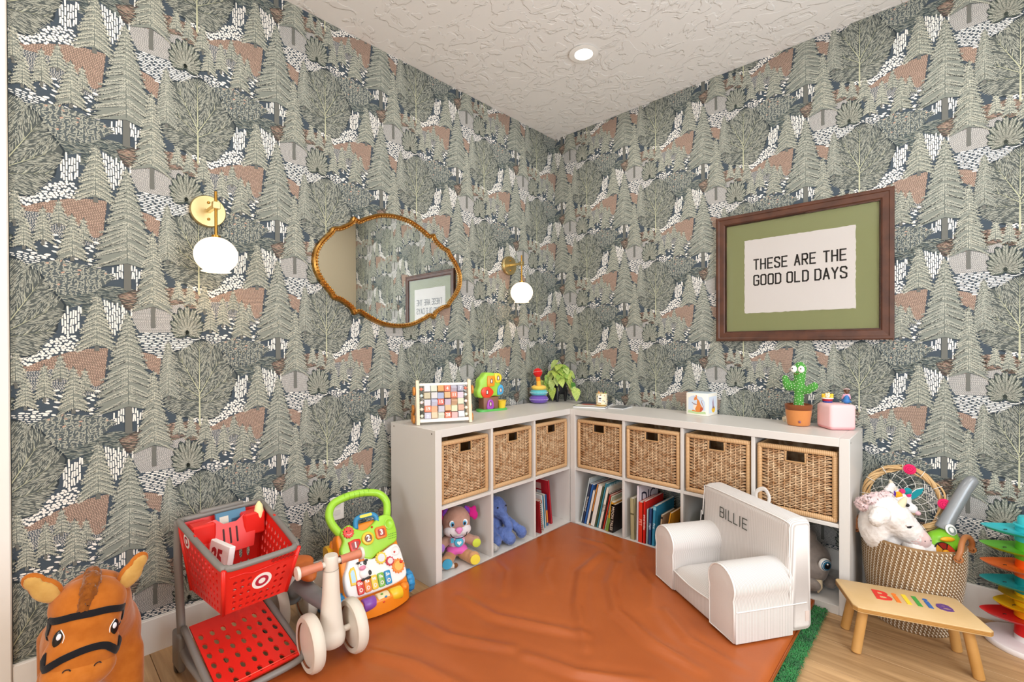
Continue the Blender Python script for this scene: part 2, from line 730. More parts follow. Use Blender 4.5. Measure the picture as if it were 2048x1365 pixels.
def round_tree(cx, cy, rx, ry, trunk):
    n = 46
    pts = []
    for i in range(n):
        a = 2 * PI * i / n
        k = 1 + .05 * math.sin(5 * a + 1) + .035 * math.sin(9 * a) + jit(.02)
        pts.append((cx + rx * k * math.cos(a), cy + ry * k * math.sin(a) * (1 if math.sin(a) > 0 else .92)))
    W.layer()
    W.poly([(cx + (p[0] - cx) * 1.045, cy + (p[1] - cy) * 1.04) for p in pts], '#2b343a')
    W.layer()
    W.poly(pts, '#4f5553')
    base = (cx, cy - ry * .62)
    br = [(0, ry * 1.45), (-.42, ry * 1.2), (.45, ry * 1.15), (-.85, ry * .95), (.9, ry * .95), (-1.3, ry * .78), (1.32, ry * .8)]
    segs = []
    for k, (a, l) in enumerate(br):
        b0 = (base[0], base[1] + ry * .13 * (len(br) - k) / 2)
        segs.append((b0, (b0[0] + l * math.sin(a), b0[1] + l * math.cos(a) * .92)))
    W.layer(.5)
    for _ in range(int(rx * ry * PI / 2.6e-5)):
        x, y = rng.uniform(cx - rx, cx + rx), rng.uniform(cy - ry, cy + ry)
        if not inside(x, y, pts):
            continue
        best = None
        for (a, b) in segs:
            dx, dy = b[0] - a[0], b[1] - a[1]
            t = max(0, min(1, ((x - a[0]) * dx + (y - a[1]) * dy) / (dx * dx + dy * dy)))
            qx, qy = a[0] + t * dx, a[1] + t * dy
            dd = (x - qx) ** 2 + (y - qy) ** 2
            if best is None or dd < best[0]:
                best = (dd, (dx, dy), (x - qx, y - qy))
        d = math.atan2(best[1][1], best[1][0])
        side = best[1][0] * best[2][1] - best[1][1] * best[2][0]
        ang = d + (.55 if side > 0 else -.55) + jit(.12)
        l = rng.uniform(.011, .019)
        W.stroke(x, y, l * math.cos(ang), l * math.sin(ang), .0017, rng.choice([SAGE2, '#9a9d92', SAGE2, '#b3b4a7']))
    W.layer(.5)
    for (a, b) in segs:
        W.face([(a[0] - .002, a[1]), (a[0] + .002, a[1]), (b[0], b[1])], '#bcbd9f')
        for q in range(3):
            t = .3 + .22 * q
            px, py = a[0] + (b[0] - a[0]) * t, a[1] + (b[1] - a[1]) * t
            d = math.atan2(b[1] - a[1], b[0] - a[0])
            for sg in (-.5, .5):
                W.face([(px - .0008, py), (px + .0008, py), (px + .035 * math.cos(d + sg), py + .035 * math.sin(d + sg))], '#b3b497')
    W.face([(base[0] - .0035, trunk), (base[0] + .0035, trunk), (base[0] + .002, base[1] + .06), (base[0] - .002, base[1] + .06)], '#bcbd9f')


def conifer(x, top, bot, hw, trunk, col=SAGE, ws=1.0, fat=0.85, slope=.6):
    h = top - bot
    dy = .0128 * ws
    nt = max(5, int((h - hw * slope * .6) / dy))
    dy = (h - hw * slope * .6) / nt
    tips, notch = [], []
    for i in range(1, nt + 1):
        t = i / nt
        w = hw * t ** fat * rng.uniform(.93, 1.05)
        y = top - dy * i + dy * .5
        tips.append((w, y - w * slope))
        w2 = hw * ((i + .6) / nt) ** fat * .74
        notch.append((w2, y - dy * .55 - w2 * slope))
    Rr = []
    for i in range(nt):
        Rr.append((tips[i][0] * 1.06 + .001, tips[i][1] - .002))
        if i < nt - 1:
            Rr.append(notch[i])
    low = tips[-1][1] + hw * slope * .55
    out = [(x, top + .005)] + [(x + a, b) for a, b in Rr] + [(x, low)] + [(x - a, b) for a, b in Rr[::-1]]
    W.layer()
    tw = hw * .09 + .0018
    W.face([(x - tw, trunk), (x + tw, trunk), (x + tw * .8, bot + h * .3), (x - tw * .8, bot + h * .3)], '#6a6b66')
    W.layer()
    W.poly([(x + (p[0] - x) * 1.05 + (.0012 if p[0] > x else -.0012), p[1] - .0016) for p in out[1:]] + [(x, top + .008)], '#2f383e')
    W.layer()
    W.poly(out, '#7f847c')
    W.layer(.5)
    sp, nl = .0062 * ws, .012 * ws ** .8
    dark, light = [], []
    for i in range(nt):
        for sg in (-1, 1):
            w, ty = tips[i]
            w *= rng.uniform(.9, 1.04)
            sl = slope * rng.uniform(.75, 1.2)
            y0 = ty + w * slope + jit(dy * .3)
            n = max(1, int(w / sp))
            a0 = math.atan(sl)
            sag = rng.uniform(-.12, .2) * w
            dark.append((x + sg * .002, y0 - dy * .42, sg * w * .93, -w * sl * .9 - sag * .3))
            for k in range(n + 1):
                q = k / n
                px, py = x + sg * w * q, y0 - w * sl * q - sag * q * (1 - q)
                l = nl * (1.05 - .35 * q)
                for d in (-.5, .45, -.15):
                    aa = -a0 + d + jit(.2)
                    light.append((px, py, sg * l * math.cos(aa), l * math.sin(aa), .0018 * ws ** .5))
    for p in light:
        W.stroke(*p, col if rng.random() < .72 else SAGE2)
    W.layer(.5)
    for p in dark:
        W.stroke(*p, .0017 * ws, '#2e363a')
    W.layer(.3)
    W.face([(x - .0011, low + h * .02), (x + .0011, low + h * .02), (x, top - h * .4)], '#5a605c')


def oak_bush(x, top, bot, hw):
    n = 11
    W.layer()
    cx, cy = x, bot + (top - bot) * .2
    for k in range(n):
        a = R(-8 + 196 * k / (n - 1))
        l = (top - bot) * (.52 + .3 * math.sin(a))
        ex, ey = cx + l * math.cos(a) * hw / (top - bot) * 1.35, cy + l * math.sin(a)
        W.oval((cx + ex) / 2, (cy + ey) / 2, math.hypot(ex - cx, ey - cy) * .56, .017, math.atan2(ey - cy, ex - cx), '#242e36', 12)
    W.layer()
    for k in range(n):
        a = R(-8 + 196 * k / (n - 1))
        l = (top - bot) * (.52 + .3 * math.sin(a))
        ex, ey = cx + l * math.cos(a) * hw / (top - bot) * 1.35, cy + l * math.sin(a)
        d = math.atan2(ey - cy, ex - cx)
        W.oval((cx + ex) / 2, (cy + ey) / 2, math.hypot(ex - cx, ey - cy) * .53, .0145, d, '#4a524c', 12)
    W.layer(.5)
    for k in range(n):
        a = R(-8 + 196 * k / (n - 1))
        l = (top - bot) * (.52 + .3 * math.sin(a))
        ex, ey = cx + l * math.cos(a) * hw / (top - bot) * 1.35, cy + l * math.sin(a)
        d = math.atan2(ey - cy, ex - cx)
        L2 = math.hypot(ex - cx, ey - cy)
        for q in range(int(L2 / .0048)):
            t = .12 + .85 * q / (L2 / .0048)
            px, py = cx + (ex - cx) * t, cy + (ey - cy) * t
            for sg in (-1, 1):
                aa = d + sg * .75 + jit(.1)
                W.stroke(px, py, .0125 * math.cos(aa), .0125 * math.sin(aa), .0017, rng.choice([SAGE, SAGE2]))


conifer(0.229, 0.70, 0.503, 0.056, 0.496, OLIVE)
round_tree(0.543, 0.364, 0.124, 0.160, 0.189)
for t in ((0.029, 0.488, 0.382, 0.028, 0.374), (0.473, 0.241, 0.16, 0.022, 0.157), (0.513, 0.228, 0.145, 0.023, 0.142), (0.196, 0.429, 0.351, 0.020, 0.343),
          (0.133, 0.482, 0.398, 0.023, 0.391), (0.094, 0.448, 0.334, 0.027, 0.322), (0.049, 0.41, 0.308, 0.027, 0.3)):
    conifer(*t, OLIVE, .78)
oak_bush(0.502, 0.668, 0.539, 0.068)
conifer(0.561, 0.229, 0.123, 0.027, 0.117, OLIVE, .8)
conifer(0.166, 0.438, 0.284, 0.041, 0.277, OLIVE, .85)
conifer(0.316, 0.638, 0.274, 0.1, 0.187, SAGE, 1.1, .95, .55)
conifer(0.439, 0.528, 0.307, 0.038, 0.301, SAGE, .8, .6, .9)
conifer(0.392, 0.416, 0.12, 0.058, 0.049, OLIVE, .95, .9, .7)
W.layer()

TU, TV = 0.534, 0.535
ML = Matrix(((0, 0, 1, 0), (1, 0, 0, 0), (0, 1, 0, 0), (0, 0, 0, 1)))     # (u, v, height) -> left wall
MR = Matrix(((1, 0, 0, 0), (0, 0, -1, 0), (0, 1, 0, 0), (0, 0, 0, 1)))    # (u, v, height) -> right wall
TB = (-.05, .70, .04, .71)
_full = {}


def paper(wall, M, u0, v0, umin, umax, vmin, vmax):
    """hang the repeat on the half-drop lattice; strips at the edges are trimmed"""
    for i in range(-12, 14):
        for j in range(-8, 8):
            ou, ov = u0 + i * TU, v0 + j * TV + (TV / 2 if i % 2 else 0)
            a0, a1, b0, b1 = ou + TB[0], ou + TB[1], ov + TB[2], ov + TB[3]
            if a1 <= umin or a0 >= umax or b1 <= vmin or b0 >= vmax:
                continue
            if a0 >= umin and a1 <= umax and b0 >= vmin and b1 <= vmax:
                if 'm' not in _full:
                    _full['m'] = W.meshdata('wallpaper_print')
                me = _full['m']
            else:
                me = W.meshdata('wallpaper_print', clip=(umin - ou, umax - ou, vmin - ov, vmax - ov))
                if me is None:
                    continue
            o = bpy.data.objects.new('wallpaper_print', me)
            COL.objects.link(o)
            o.parent = wall
            o.matrix_local = M @ T(ou, ov, 0.0003)
            o['kind'] = 'stuff'


m_wallbase = mat('wallpaper_ground', NAVY, 0.75, spec=0.25)
m_beige = mat('beige_paint', '#d9cbb2', 0.85, bump=(120, .08))
m_white = mat('white_trim', '#ece9e4', 0.45)
m_ceil = bpy.data.materials.new('ceiling_plaster')
m_ceil.use_nodes = True
_N, _K = m_ceil.node_tree.nodes, m_ceil.node_tree.links
_b = _N['Principled BSDF']
_b.inputs['Base Color'].default_value = lin('#ebe9e6')
_b.inputs['Roughness'].default_value = 0.9
_b.inputs['Specular IOR Level'].default_value = 0.2
_tc = _N.new('ShaderNodeTexCoord')
_nz = _N.new('ShaderNodeTexNoise')
_nz.inputs['Scale'].default_value = 9.0
_nz.inputs['Detail'].default_value = 5.0
_nz.inputs['Distortion'].default_value = 1.4
_K.new(_tc.outputs['Object'], _nz.inputs['Vector'])
_mr = _N.new('ShaderNodeMapRange')          # flattened ridges, as trowelled knockdown plaster
_mr.interpolation_type = 'SMOOTHSTEP'
_mr.inputs[1].default_value = 0.49
_mr.inputs[2].default_value = 0.545
_K.new(_nz.outputs['Fac'], _mr.inputs[0])
_bp = _N.new('ShaderNodeBump')
_bp.inputs['Strength'].default_value = 0.55
_bp.inputs['Distance'].default_value = 0.006
_K.new(_mr.outputs[0], _bp.inputs['Height'])
_K.new(_bp.outputs['Normal'], _b.inputs['Normal'])

XW, YB = 3.15, -5.2
wl = struct(G().box(-.12, -2.884, 0, 0, 0, H).build('wall_left', m_wallbase, smooth=0))
wr = struct(G().box(-.12, 0, 0, XW + .12, .12, H).build('wall_right', m_wallbase, smooth=0))
paper(wl, ML, -2.9, 1.2, -2.883, -0.0004, .05, H - .0005)
paper(wr, MR, 1.888, 0.922, 0.0018, XW - .0005, .05, H - .0005)
struct(G().box(-.12, -3.0, 0, 0, -2.885, H).box(-.12, YB, 0, 0, -3.92, H).box(-.12, -3.92, 2.44, 0, -3.0, H).build('wall_entry', m_beige, smooth=0))
WY0, WY1, WZ0, WZ1 = -2.45, -.78, .62, 2.3      # window in the beige wall
struct(G().box(XW, YB, 0, XW + .12, WY0, H).box(XW, WY1, 0, XW + .12, 0, H).box(XW, WY0, 0, XW + .12, WY1, WZ0).box(XW, WY0, WZ1, XW + .12, WY1, H).build('wall_beige', m_beige, smooth=0))
struct(G().box(-.12, YB - .12, 0, 1.9, YB, H).box(3.0, YB - .12, 0, XW + .12, YB, H).box(1.9, YB - .12, 0, 3.0, YB, .62).box(1.9, YB - .12, 2.3, 3.0, YB, H).build('wall_back', m_beige, smooth=0))
struct(G().box(-.12, YB - .12, H, XW + .12, .12, H + .1).build('ceiling', m_ceil, smooth=0))
# windows: one in the beige wall, one added unseen behind the camera for ambient light
def window(n, M, w):
    h = WZ1 - WZ0
    wn = struct(G().box(0, .03, 0, .05, .09, h, M).box(w - .05, .03, 0, w, .09, h, M).box(.05, .03, h - .05, w - .05, .09, h, M).box(.05, .03, 0, w - .05, .09, .05, M).box(w / 2 - .025, .035, .05, w / 2 + .025, .085, h - .05, M).build('window_%d' % n, m_white, smooth=0))
    for a, b in ((.05, w / 2 - .025), (w / 2 + .025, w - .05)):
        G().box(a, .057, .05, b, .062, h - .05, M).build('pane', mat('window_glass', '#ffffff', 0.0, trans=1.0), wn, smooth=0)
    G().box(-.03, -.05, -.03, w + .03, -.001, 0, M).build('sill', m_white, wn, smooth=0)


window(1, T(XW, WY1, WZ0) @ RZ(-90), WY1 - WY0)
window(2, T(3.0, YB, WZ0) @ RZ(180), 1.1)  # unseen window, added to carry the rear fill light
# entry door with casing beside the papered wall
tr = struct(G().box(-.0, -2.999, 0, .019, -2.886, 2.53, r=.003).box(0, -4.03, 0, .019, -3.92, 2.53, r=.003).box(0, -3.92, 2.44, .019, -2.999, 2.53, r=.003).build('trim_1', m_white, smooth=30))
dr = struct(G().box(-.08, -3.915, .005, -.04, -3.005, 2.435).build('door_1', m_white, smooth=0))
for z0, z1 in ((.2, .95), (1.1, 2.25)):
    G().box(-.04, -3.8, z0, -.034, -3.12, z1, r=.003).build('door_panel', m_white, dr)
G().cyl((-.04, -3.1, 1.0), (.02, -3.1, 1.0), .012).ball((.035, -3.1, 1.0), .027).build('door_knob', mat('brass', '#b5893f', 0.28, 1.0), dr)

for nm, g in (('baseboard_left', G().box(0.0014, -2.885, 0, .013, -.0135, .128).box(0.0014, -2.885, .128, .010, -.0135, .133)),
              ('baseboard_right', G().box(0, -.013, 0, XW, -.0014, .128).box(0, -.010, .128, XW, -.0014, .133))):
    struct(g.build(nm, m_white, smooth=0))

# oak plank floor
m_oak = bpy.data.materials.new('oak_planks')
m_oak.use_nodes = True
_N, _K = m_oak.node_tree.nodes, m_oak.node_tree.links
_b = _N['Principled BSDF']
_b.inputs['Roughness'].default_value = 0.42
_tc = _N.new('ShaderNodeTexCoord')
_oi = _N.new('ShaderNodeObjectInfo')
_ad = _N.new('ShaderNodeVectorMath')
_ad.operation = 'MULTIPLY_ADD'
_ad.inputs[1].default_value = (1.6, 26, 8)
_sc = _N.new('ShaderNodeVectorMath')
_sc.operation = 'SCALE'
_sc.inputs[0].default_value = (31, 17, 5)
_K.new(_oi.outputs['Random'], _sc.inputs['Scale'])
_K.new(_tc.outputs['Object'], _ad.inputs[0])
_K.new(_sc.outputs[0], _ad.inputs[2])
_nz = _N.new('ShaderNodeTexNoise')
_nz.inputs['Scale'].default_value = 1.6
_nz.inputs['Detail'].default_value = 6.0
_nz.inputs['Distortion'].default_value = 0.8
_K.new(_ad.outputs[0], _nz.inputs['Vector'])
_rp = _N.new('ShaderNodeValToRGB')
_rp.color_ramp.elements[0].position = 0.3
_rp.color_ramp.elements[0].color = lin('#a07c54')
_rp.color_ramp.elements[1].position = 0.72
_rp.color_ramp.elements[1].color = lin('#cba578')
_K.new(_nz.outputs['Fac'], _rp.inputs[0])
_hv = _N.new('ShaderNodeHueSaturation')
_mr = _N.new('ShaderNodeMapRange')
_mr.inputs[3].default_value = 0.88
_mr.inputs[4].default_value = 1.08
_K.new(_oi.outputs['Random'], _mr.inputs[0])
_K.new(_mr.outputs[0], _hv.inputs['Value'])
_K.new(_rp.outputs[0], _hv.inputs['Color'])
_K.new(_hv.outputs[0], _b.inputs['Base Color'])
fl = struct(G().box(-.12, YB - .12, -.06, XW + .12, .12, -.008).build('floor', mat('subfloor', '#3d2c1c', .9), smooth=0))
PW, PLN = 0.188, 1.52
_pm = G().box(.0008, .0008, -.008, PLN - .0008, PW - .0008, 0, r=.0009).mesh('plank', m_oak, 0)
_cut = {}
y = -0.648 + PW * 3
k = 0
while y > YB - PW:
    off = -((k * 0.61) % 1.0) * PLN - .1
    x = off
    while x < XW + .1:
        x0, x1 = max(x, -.1), min(x + PLN, XW + .1)
        if x1 - x0 > .03:
            if x1 - x0 > PLN - .001:
                me = _pm
            else:
                me = G().box(.0008, .0008, -.008, x1 - x0 - .0008, PW - .0008, 0, r=.0009).mesh('plank', m_oak, 0)
            p = bpy.data.objects.new('plank', me)
            COL.objects.link(p)
            p.parent = fl
            p.location = (x0, y, 0)
        x += PLN
    y -= PW
    k += 1
# ------------------------------------------------------------------ lamps, mirror, picture
m_brass = mat('brass', '#b5893f', 0.28, 1.0)
m_brassl = mat('brushed_brass', '#d2bc88', 0.33, 1.0, bump=(300, .1))
m_globe = mat('opal_glass_lit', '#fff6e6', 0.25, emit=('#ffe9c8', 1.7))


def downlight(x, y, label):
    t = thing('recessed_light', label, 'light', (x, y, H), 0, 'recessed ceiling lights')
    G().lathe([(.048, -.001), (.075, -.004), (.079, -.009), (.05, -.012), (.046, -.004)], 40).build('trim_ring', mat('downlight_trim', '#f4f2ee', .4), t, 60)
    G().lathe([(0, -.004), (.047, -.004)], 32).build('lens', mat('downlight_lens', '#ffffff', .3, emit=('#fff6e6', 8.0)), t, 60)
    l = area_light('recessed_lamp', (x, y, H - .02), (0, 0, 0), .12, .12, 9, (1.0, .95, .88), 'DISK')
    return t


downlight(.775, -.735, 'round recessed ceiling light glowing in the white textured ceiling')
downlight(2.35, -.735, 'unseen added recessed light above the ball tower near the beige wall')  # this and the remaining lights are out of view, added for even ambient
downlight(.775, -2.6, 'unseen added recessed light above the plush horse')
downlight(2.35, -2.6, 'unseen added recessed light above the middle of the room')
downlight(2.35, -4.2, 'unseen added recessed light near the added rear window')


def sconce(y, label):
    t = thing('wall_sconce', label, 'wall lamp', (0.0015, y, 1.732), 0, 'brass globe wall sconces')
    G().lathe([(0, 0), (.062, 0), (.064, .004), (.064, .022), (.061, .026), (0, .026)], 40, RY(90)).build('wall_plate', m_brassl, t, 30)
    for s in (-1, 1):
        G().cyl((.026, 0, s * .034), (.03, 0, s * .034), .0055, seg=12).ball((.03, 0, s * .034), (.004, .0055, .0055), 12).build('screw', m_brass, t)
    G().box(.026, -.0075, -.0075, .135, .0075, .0075, r=.0012).build('arm', m_brassl, t)
    G().box(.118, -.013, -.014, .142, .013, .014, r=.0015).build('bracket', m_brassl, t)
    G().cyl((.13, 0, -.125), (.13, 0, .055), .0055, seg=14).build('rod', m_brass, t)
    pr = [(0.012, .071)] + [(.076 * math.sin(a), .071 * math.cos(a)) for a in [R(10 + i * 6.5) for i in range(22)]]
    pr.append((.052, -.0645))
    pr.append((.044, -.060))
    g = G().lathe(pr, 40, T(.13, 0, -.196)).build('globe_shade', m_globe, t, 80)
    G().ball((.13, 0, -.20), (.028, .028, .034), 16).build('bulb', mat('bulb', '#fff4dd', .3, emit=('#ffdca5', 30.0)), t)
    G().cyl((.13, 0, -.128), (.13, 0, -.118), .016, seg=20).build('cap', m_brass, t)
    return t


sconce(-2.327, 'brass wall sconce with a white globe near the door casing')
sconce(-.533, 'brass wall sconce with a white globe beside the room corner')

# mirror with a scalloped gilt frame
mt = thing('wall_mirror', 'scalloped gold framed mirror hanging between the two wall sconces', 'mirror', (0.002, -1.428, 1.59))
half = [(0, .312), (.10, .300), (.19, .262), (.225, .243), (.256, .252), (.275, .222), (.325, .19), (.365, .178), (.385, .15), (.43, .10), (.458, .05), (.466, 0)]
full = half + [(x, -z) for x, z in half[-2::-1]]
full = full + [(-x, z) for x, z in full[-2:0:-1]]
pth = [(p.x, p.y) for p in spline([(a, b, 0) for a, b in full], 4, True)]
MM = Matrix(((0, 0, 1, 0), (1, 0, 0, 0), (0, 1, 0, 0), (0, 0, 0, 1)))
n_ = len(pth)


def offs(path, d):
    out = []
    for i in range(len(path)):
        a, b = Vector(path[i - 1]), Vector(path[(i + 1) % len(path)])
        t_ = (b - a).normalized()
        out.append((path[i][0] - t_.y * d, path[i][1] + t_.x * d))
    return out


sg = 1 if sum(pth[i][0] * pth[(i + 1) % n_][1] - pth[(i + 1) % n_][0] * pth[i][1] for i in range(n_)) > 0 else -1
ring = [offs(pth, sg * d) for d in (-.002, .001, .008, .014, .019, .024)]
hts = [0.0, .018, .025, .019, .022, .010]
g = G()
for k in range(5):
    for i in range(n_):
        j = (i + 1) % n_
        g.add([(*ring[k][i], hts[k]), (*ring[k][j], hts[k]), (*ring[k + 1][j], hts[k + 1]), (*ring[k + 1][i], hts[k + 1])], [(0, 1, 2, 3)], MM)
bm_ = bmesh.new()
m_gilt = mat('antique_gilt', '#c79a54', .32, 1.0, noise=(60, '#a87c40', .2), bump=(90, .2))
g.build('gilt_frame', m_gilt, mt, 180)
inner = offs(pth, sg * .022)
G().flat(inner, .010, MM).build('mirror_glass', mat('mirror_silver', '#e8ecea', .0, 1.0), mt, 0)
G().flat(pth, .001, MM).build('backing', mat('mirror_back', '#3a2c1c', .8), mt, 0)
bd = offs(pth, sg * .0185)
dense = [(p.x, p.y) for p in spline([(a, b, 0) for a, b in bd], 3, True)]
gb = G()
acc, last = 0.0, dense[0]
for p in dense:
    d = math.hypot(p[0] - last[0], p[1] - last[1])
    acc += d
    last = p
    if acc > .0125:
        acc = 0
        gb.ball((p[0], p[1], .0225), .0050, 8, MM)
ob = gb.build('bead_border', m_gilt, mt, 180)
ob['kind'] = 'stuff'

# framed print
pf = thing('framed_print', 'brown wood framed green print with a white lettered paper', 'picture', (1.626, -.0015, 1.561))
FW, FH, FB = .812, .722, .056
m_walnut = mat('walnut_frame', '#5a3320', .42, noise=(14, '#3f2216', .2), bump=(60, .12))
PM = MR


def rail(L_, vert):
    """one mitred rail, length along local x, stepped profile"""
    g = G()
    prof = [(0, 0), (0, .024), (.006, .028), (.016, .028), (.02, .025), (.044, .024), (.049, .019), (FB, .019), (FB, 0)]
    a = []
    for d, h in prof:
        a.append(((-L_ / 2 + d, d, h), (L_ / 2 - d, d, h)))
    vs = [p for q in a for p in q]
    fs = [(2 * i, 2 * i + 1, 2 * i + 3, 2 * i + 2) for i in range(len(prof) - 1)]
    return g.add(vs, fs)


for nm, L_, M_ in (('frame_rail', FW, T(0, -FH / 2, 0)), ('frame_rail', FW, RZ(180) @ T(0, -FH / 2, 0)), ('frame_rail', FH, RZ(90) @ T(0, -FW / 2, 0)), ('frame_rail', FH, RZ(-90) @ T(0, -FW / 2, 0))):
    rail(L_, 0).build(nm, m_walnut, pf, 20, PM @ M_)
G().box(-FW / 2 + .02, -FH / 2 + .02, .0005, FW / 2 - .02, FH / 2 - .02, .006, PM).build('mat_board', mat('olive_board', '#8d9062', .8), pf, 0)
rr = random.Random(2)
pp = []
for (x0, y0), (x1, y1) in (((-.254, -.204), (.258, -.204)), ((.258, -.204), (.258, .209)), ((.258, .209), (-.254, .209)), ((-.254, .209), (-.254, -.204))):
    for i in range(40):
        t_ = i / 40
        pp.append((x0 + (x1 - x0) * t_ + rr.uniform(-.0016, .0016), y0 + (y1 - y0) * t_ + rr.uniform(-.0016, .0016)))
pa = G().prism(pp, .006, .0085, PM).build('deckled_paper', mat('cotton_paper', '#e6dfd9', .9), pf, 0)
m_ink = mat('black_ink', '#262422', .7)
# condensed rounded capitals drawn as strokes
GL = {
    'T': [[(0, 2), (1, 2)], [(.5, 2), (.5, 0)]], 'H': [[(0, 0), (0, 2)], [(1, 0), (1, 2)], [(0, 1), (1, 1)]],
    'E': [[(1, 2), (0, 2), (0, 0), (1, 0)], [(0, 1), (.85, 1)]],
    'S': [[(1, 1.6), (1, 1.8), (.8, 2), (.2, 2), (0, 1.8), (0, 1.3), (1, .75), (1, .2), (.8, 0), (.2, 0), (0, .2), (0, .4)]],
    'A': [[(0, 0), (.5, 2), (1, 0)], [(.17, .62), (.83, .62)]],
    'R': [[(0, 0), (0, 2), (.8, 2), (1, 1.8), (1, 1.15), (.8, .95), (0, .95)], [(.45, .95), (1, 0)]],
    'G': [[(1, 1.55), (1, 1.8), (.8, 2), (.2, 2), (0, 1.8), (0, .2), (.2, 0), (.8, 0), (1, .2), (1, .9), (.55, .9)]],
    'O': [[(.2, 0), (.8, 0), (1, .2), (1, 1.8), (.8, 2), (.2, 2), (0, 1.8), (0, .2), (.2, 0)]],
    'D': [[(0, 0), (0, 2), (.7, 2), (1, 1.7), (1, .3), (.7, 0), (0, 0)]], 'L': [[(0, 2), (0, 0), (.9, 0)]],
    'Y': [[(0, 2), (.5, 1), (1, 2)], [(.5, 1), (.5, 0)]],
    'B': [[(0, 0), (0, 2), (.75, 2), (.95, 1.8), (.95, 1.25), (.75, 1.03), (0, 1.03)], [(.75, 1.03), (1, .8), (1, .22), (.78, 0), (0, 0)]],
    'I': [[(.5, 0), (.5, 2)]],
}


def lettering(g, s, x, y, h, w, gap, thick, M, z=0.0, depth=.0004, space=None):
    """draws a word of stroke capitals; h is the letter height"""
    for ch in s:
        if ch == ' ':
            x += space or w * 1.1
            continue
        cw = w * (.35 if ch == 'I' else 1)
        for pl in GL[ch]:
            P = [(x + (a - (.5 if ch == 'I' else 0)) * w * (1 if ch != 'I' else .35) + (cw / 2 if ch == 'I' else 0), y + b * h / 2) for a, b in pl]
            for i in range(len(P) - 1):
                a, b = Vector(P[i]), Vector(P[i + 1])
                d = (b - a).normalized() * thick / 2
                n = Vector((-d.y, d.x))
                q = [a - d * .8 + n, a - d * .8 - n, b + d * .8 - n, b + d * .8 + n]
                g.add([(p.x, p.y, z + dz) for dz in (0, depth) for p in q], [(4, 5, 6, 7), (0, 1, 5, 4), (1, 2, 6, 5), (2, 3, 7, 6), (3, 0, 4, 7)], M)
        x += cw + gap
    return x


for word, y_, w_, sp_ in (('THESE ARE THE', .043, .0225, None), ('GOOD OLD DAYS', -.0455, .0238, .019)):
    x_ = -.204
    for ch in word:
        lt = G()
        x_ = lettering(lt, ch, x_, y_ - .002, .054, w_, .0125, .0078, PM, .0085, space=sp_)
        if ch != ' ':
            lt.build('letter', m_ink, pa, 0)
G().box(-FW / 2 + .05, -FH / 2 + .05, .0175, FW / 2 - .05, FH / 2 - .05, .019, PM).build('glass', mat('picture_glass', '#ffffff', .0, trans=1.0, spec=.5), pf, 0)
MATS['picture_glass'].node_tree.nodes['Principled BSDF'].inputs['IOR'].default_value = 1.22

# outlet plate low on the papered wall
op = thing('outlet_plate', 'white outlet cover plate low on the papered wall behind the walker', 'outlet', (.0016, -1.775, .365))
G().box(0, -.036, -.058, .006, .036, .058, r=.002).build('plate', m_white, op)
for z in (-.02, .02):
    G().prism(rrect(.033, .028, .01), .006, .0075, MM @ T(0, z, 0)).build('socket', mat('socket', '#dcdad5', .5), op)
# ------------------------------------------------------------------ shelf units
m_lam = mat('white_laminate', '#d6d2cd', .38)
m_hole = mat('screw_hole', '#6b6257', .6)
SXL, SYF = .4424, -.4152          # front plane of the left unit, front plane of the right unit
UW, UH, UD, OT, IT = 1.47, .77, .39, .038, .016
CW = (UW - 2 * OT - 3 * IT) / 4
CH = (UH - 2 * OT - IT) / 2


def shelf_unit(label, M, cells=4):
    """local: x along the unit, y depth (front at 0), z up"""
    t = thing('cube_shelf', label, 'shelf', M.to_translation(), 0, 'white cube shelf units')
    t.matrix_world = M
    b = .0012
    G().box(OT, 0, UH - OT, UW - OT, UD, UH, r=b).build('top_board', m_lam, t)
    G().box(OT, 0, 0, UW - OT, UD, OT, r=b).build('bottom_board', m_lam, t)
    for x in (0, UW - OT):
        G().box(x, 0, 0, x + OT, UD, UH, r=b).build('side_panel', m_lam, t)
    for k in range(1, 4):
        x = OT + k * (CW + IT) - IT
        G().box(x, .004, OT, x + IT, UD - .004, UH - OT, r=b).build('divider', m_lam, t)
    for k in range(4):
        x = OT + k * (CW + IT)
        G().box(x, .004, OT + CH, x + CW, UD - .004, OT + CH + IT, r=b).build('shelf_board', m_lam, t)
    for x, s in ((0, -1), (UW, 1)):
        for y in (.03, UD - .03):
            G().cyl((x + s * .0003, y, UH - .019), (x - s * .004, y, UH - .019), .0045, seg=12).build('screw_cap', m_hole, t)
    return t


# left unit stands along the left wall (front towards +x), right unit along the right wall (front towards -y)
ML4 = T(SXL, -1.4952, 0) @ RZ(90)
MR4 = T(SXL + .001, SYF, 0)
sh_l = shelf_unit('white cube shelf along the wall with the mirror, three baskets in it', ML4)
sh_r = shelf_unit('white cube shelf under the framed print, four baskets in it', MR4)

# ------------------------------------------------------------------ wicker baskets
m_cane = mat('cane_weave', '#dcbc96', .6, noise=(30, '#a87a50', .16))
m_wrapx = mat('cane_wrap_across', '#d8b488', .58, wave=(42, 'X', '#b68a5c', .6))
m_wrapz = mat('cane_wrap_up', '#d4ae80', .58, wave=(42, 'Z', '#b68a5c', .6))
m_dark = mat('weave_shade', '#33241a', .9)  # shade inside the basket, put into the colour
BW, BH, BD = .322, .312, .355


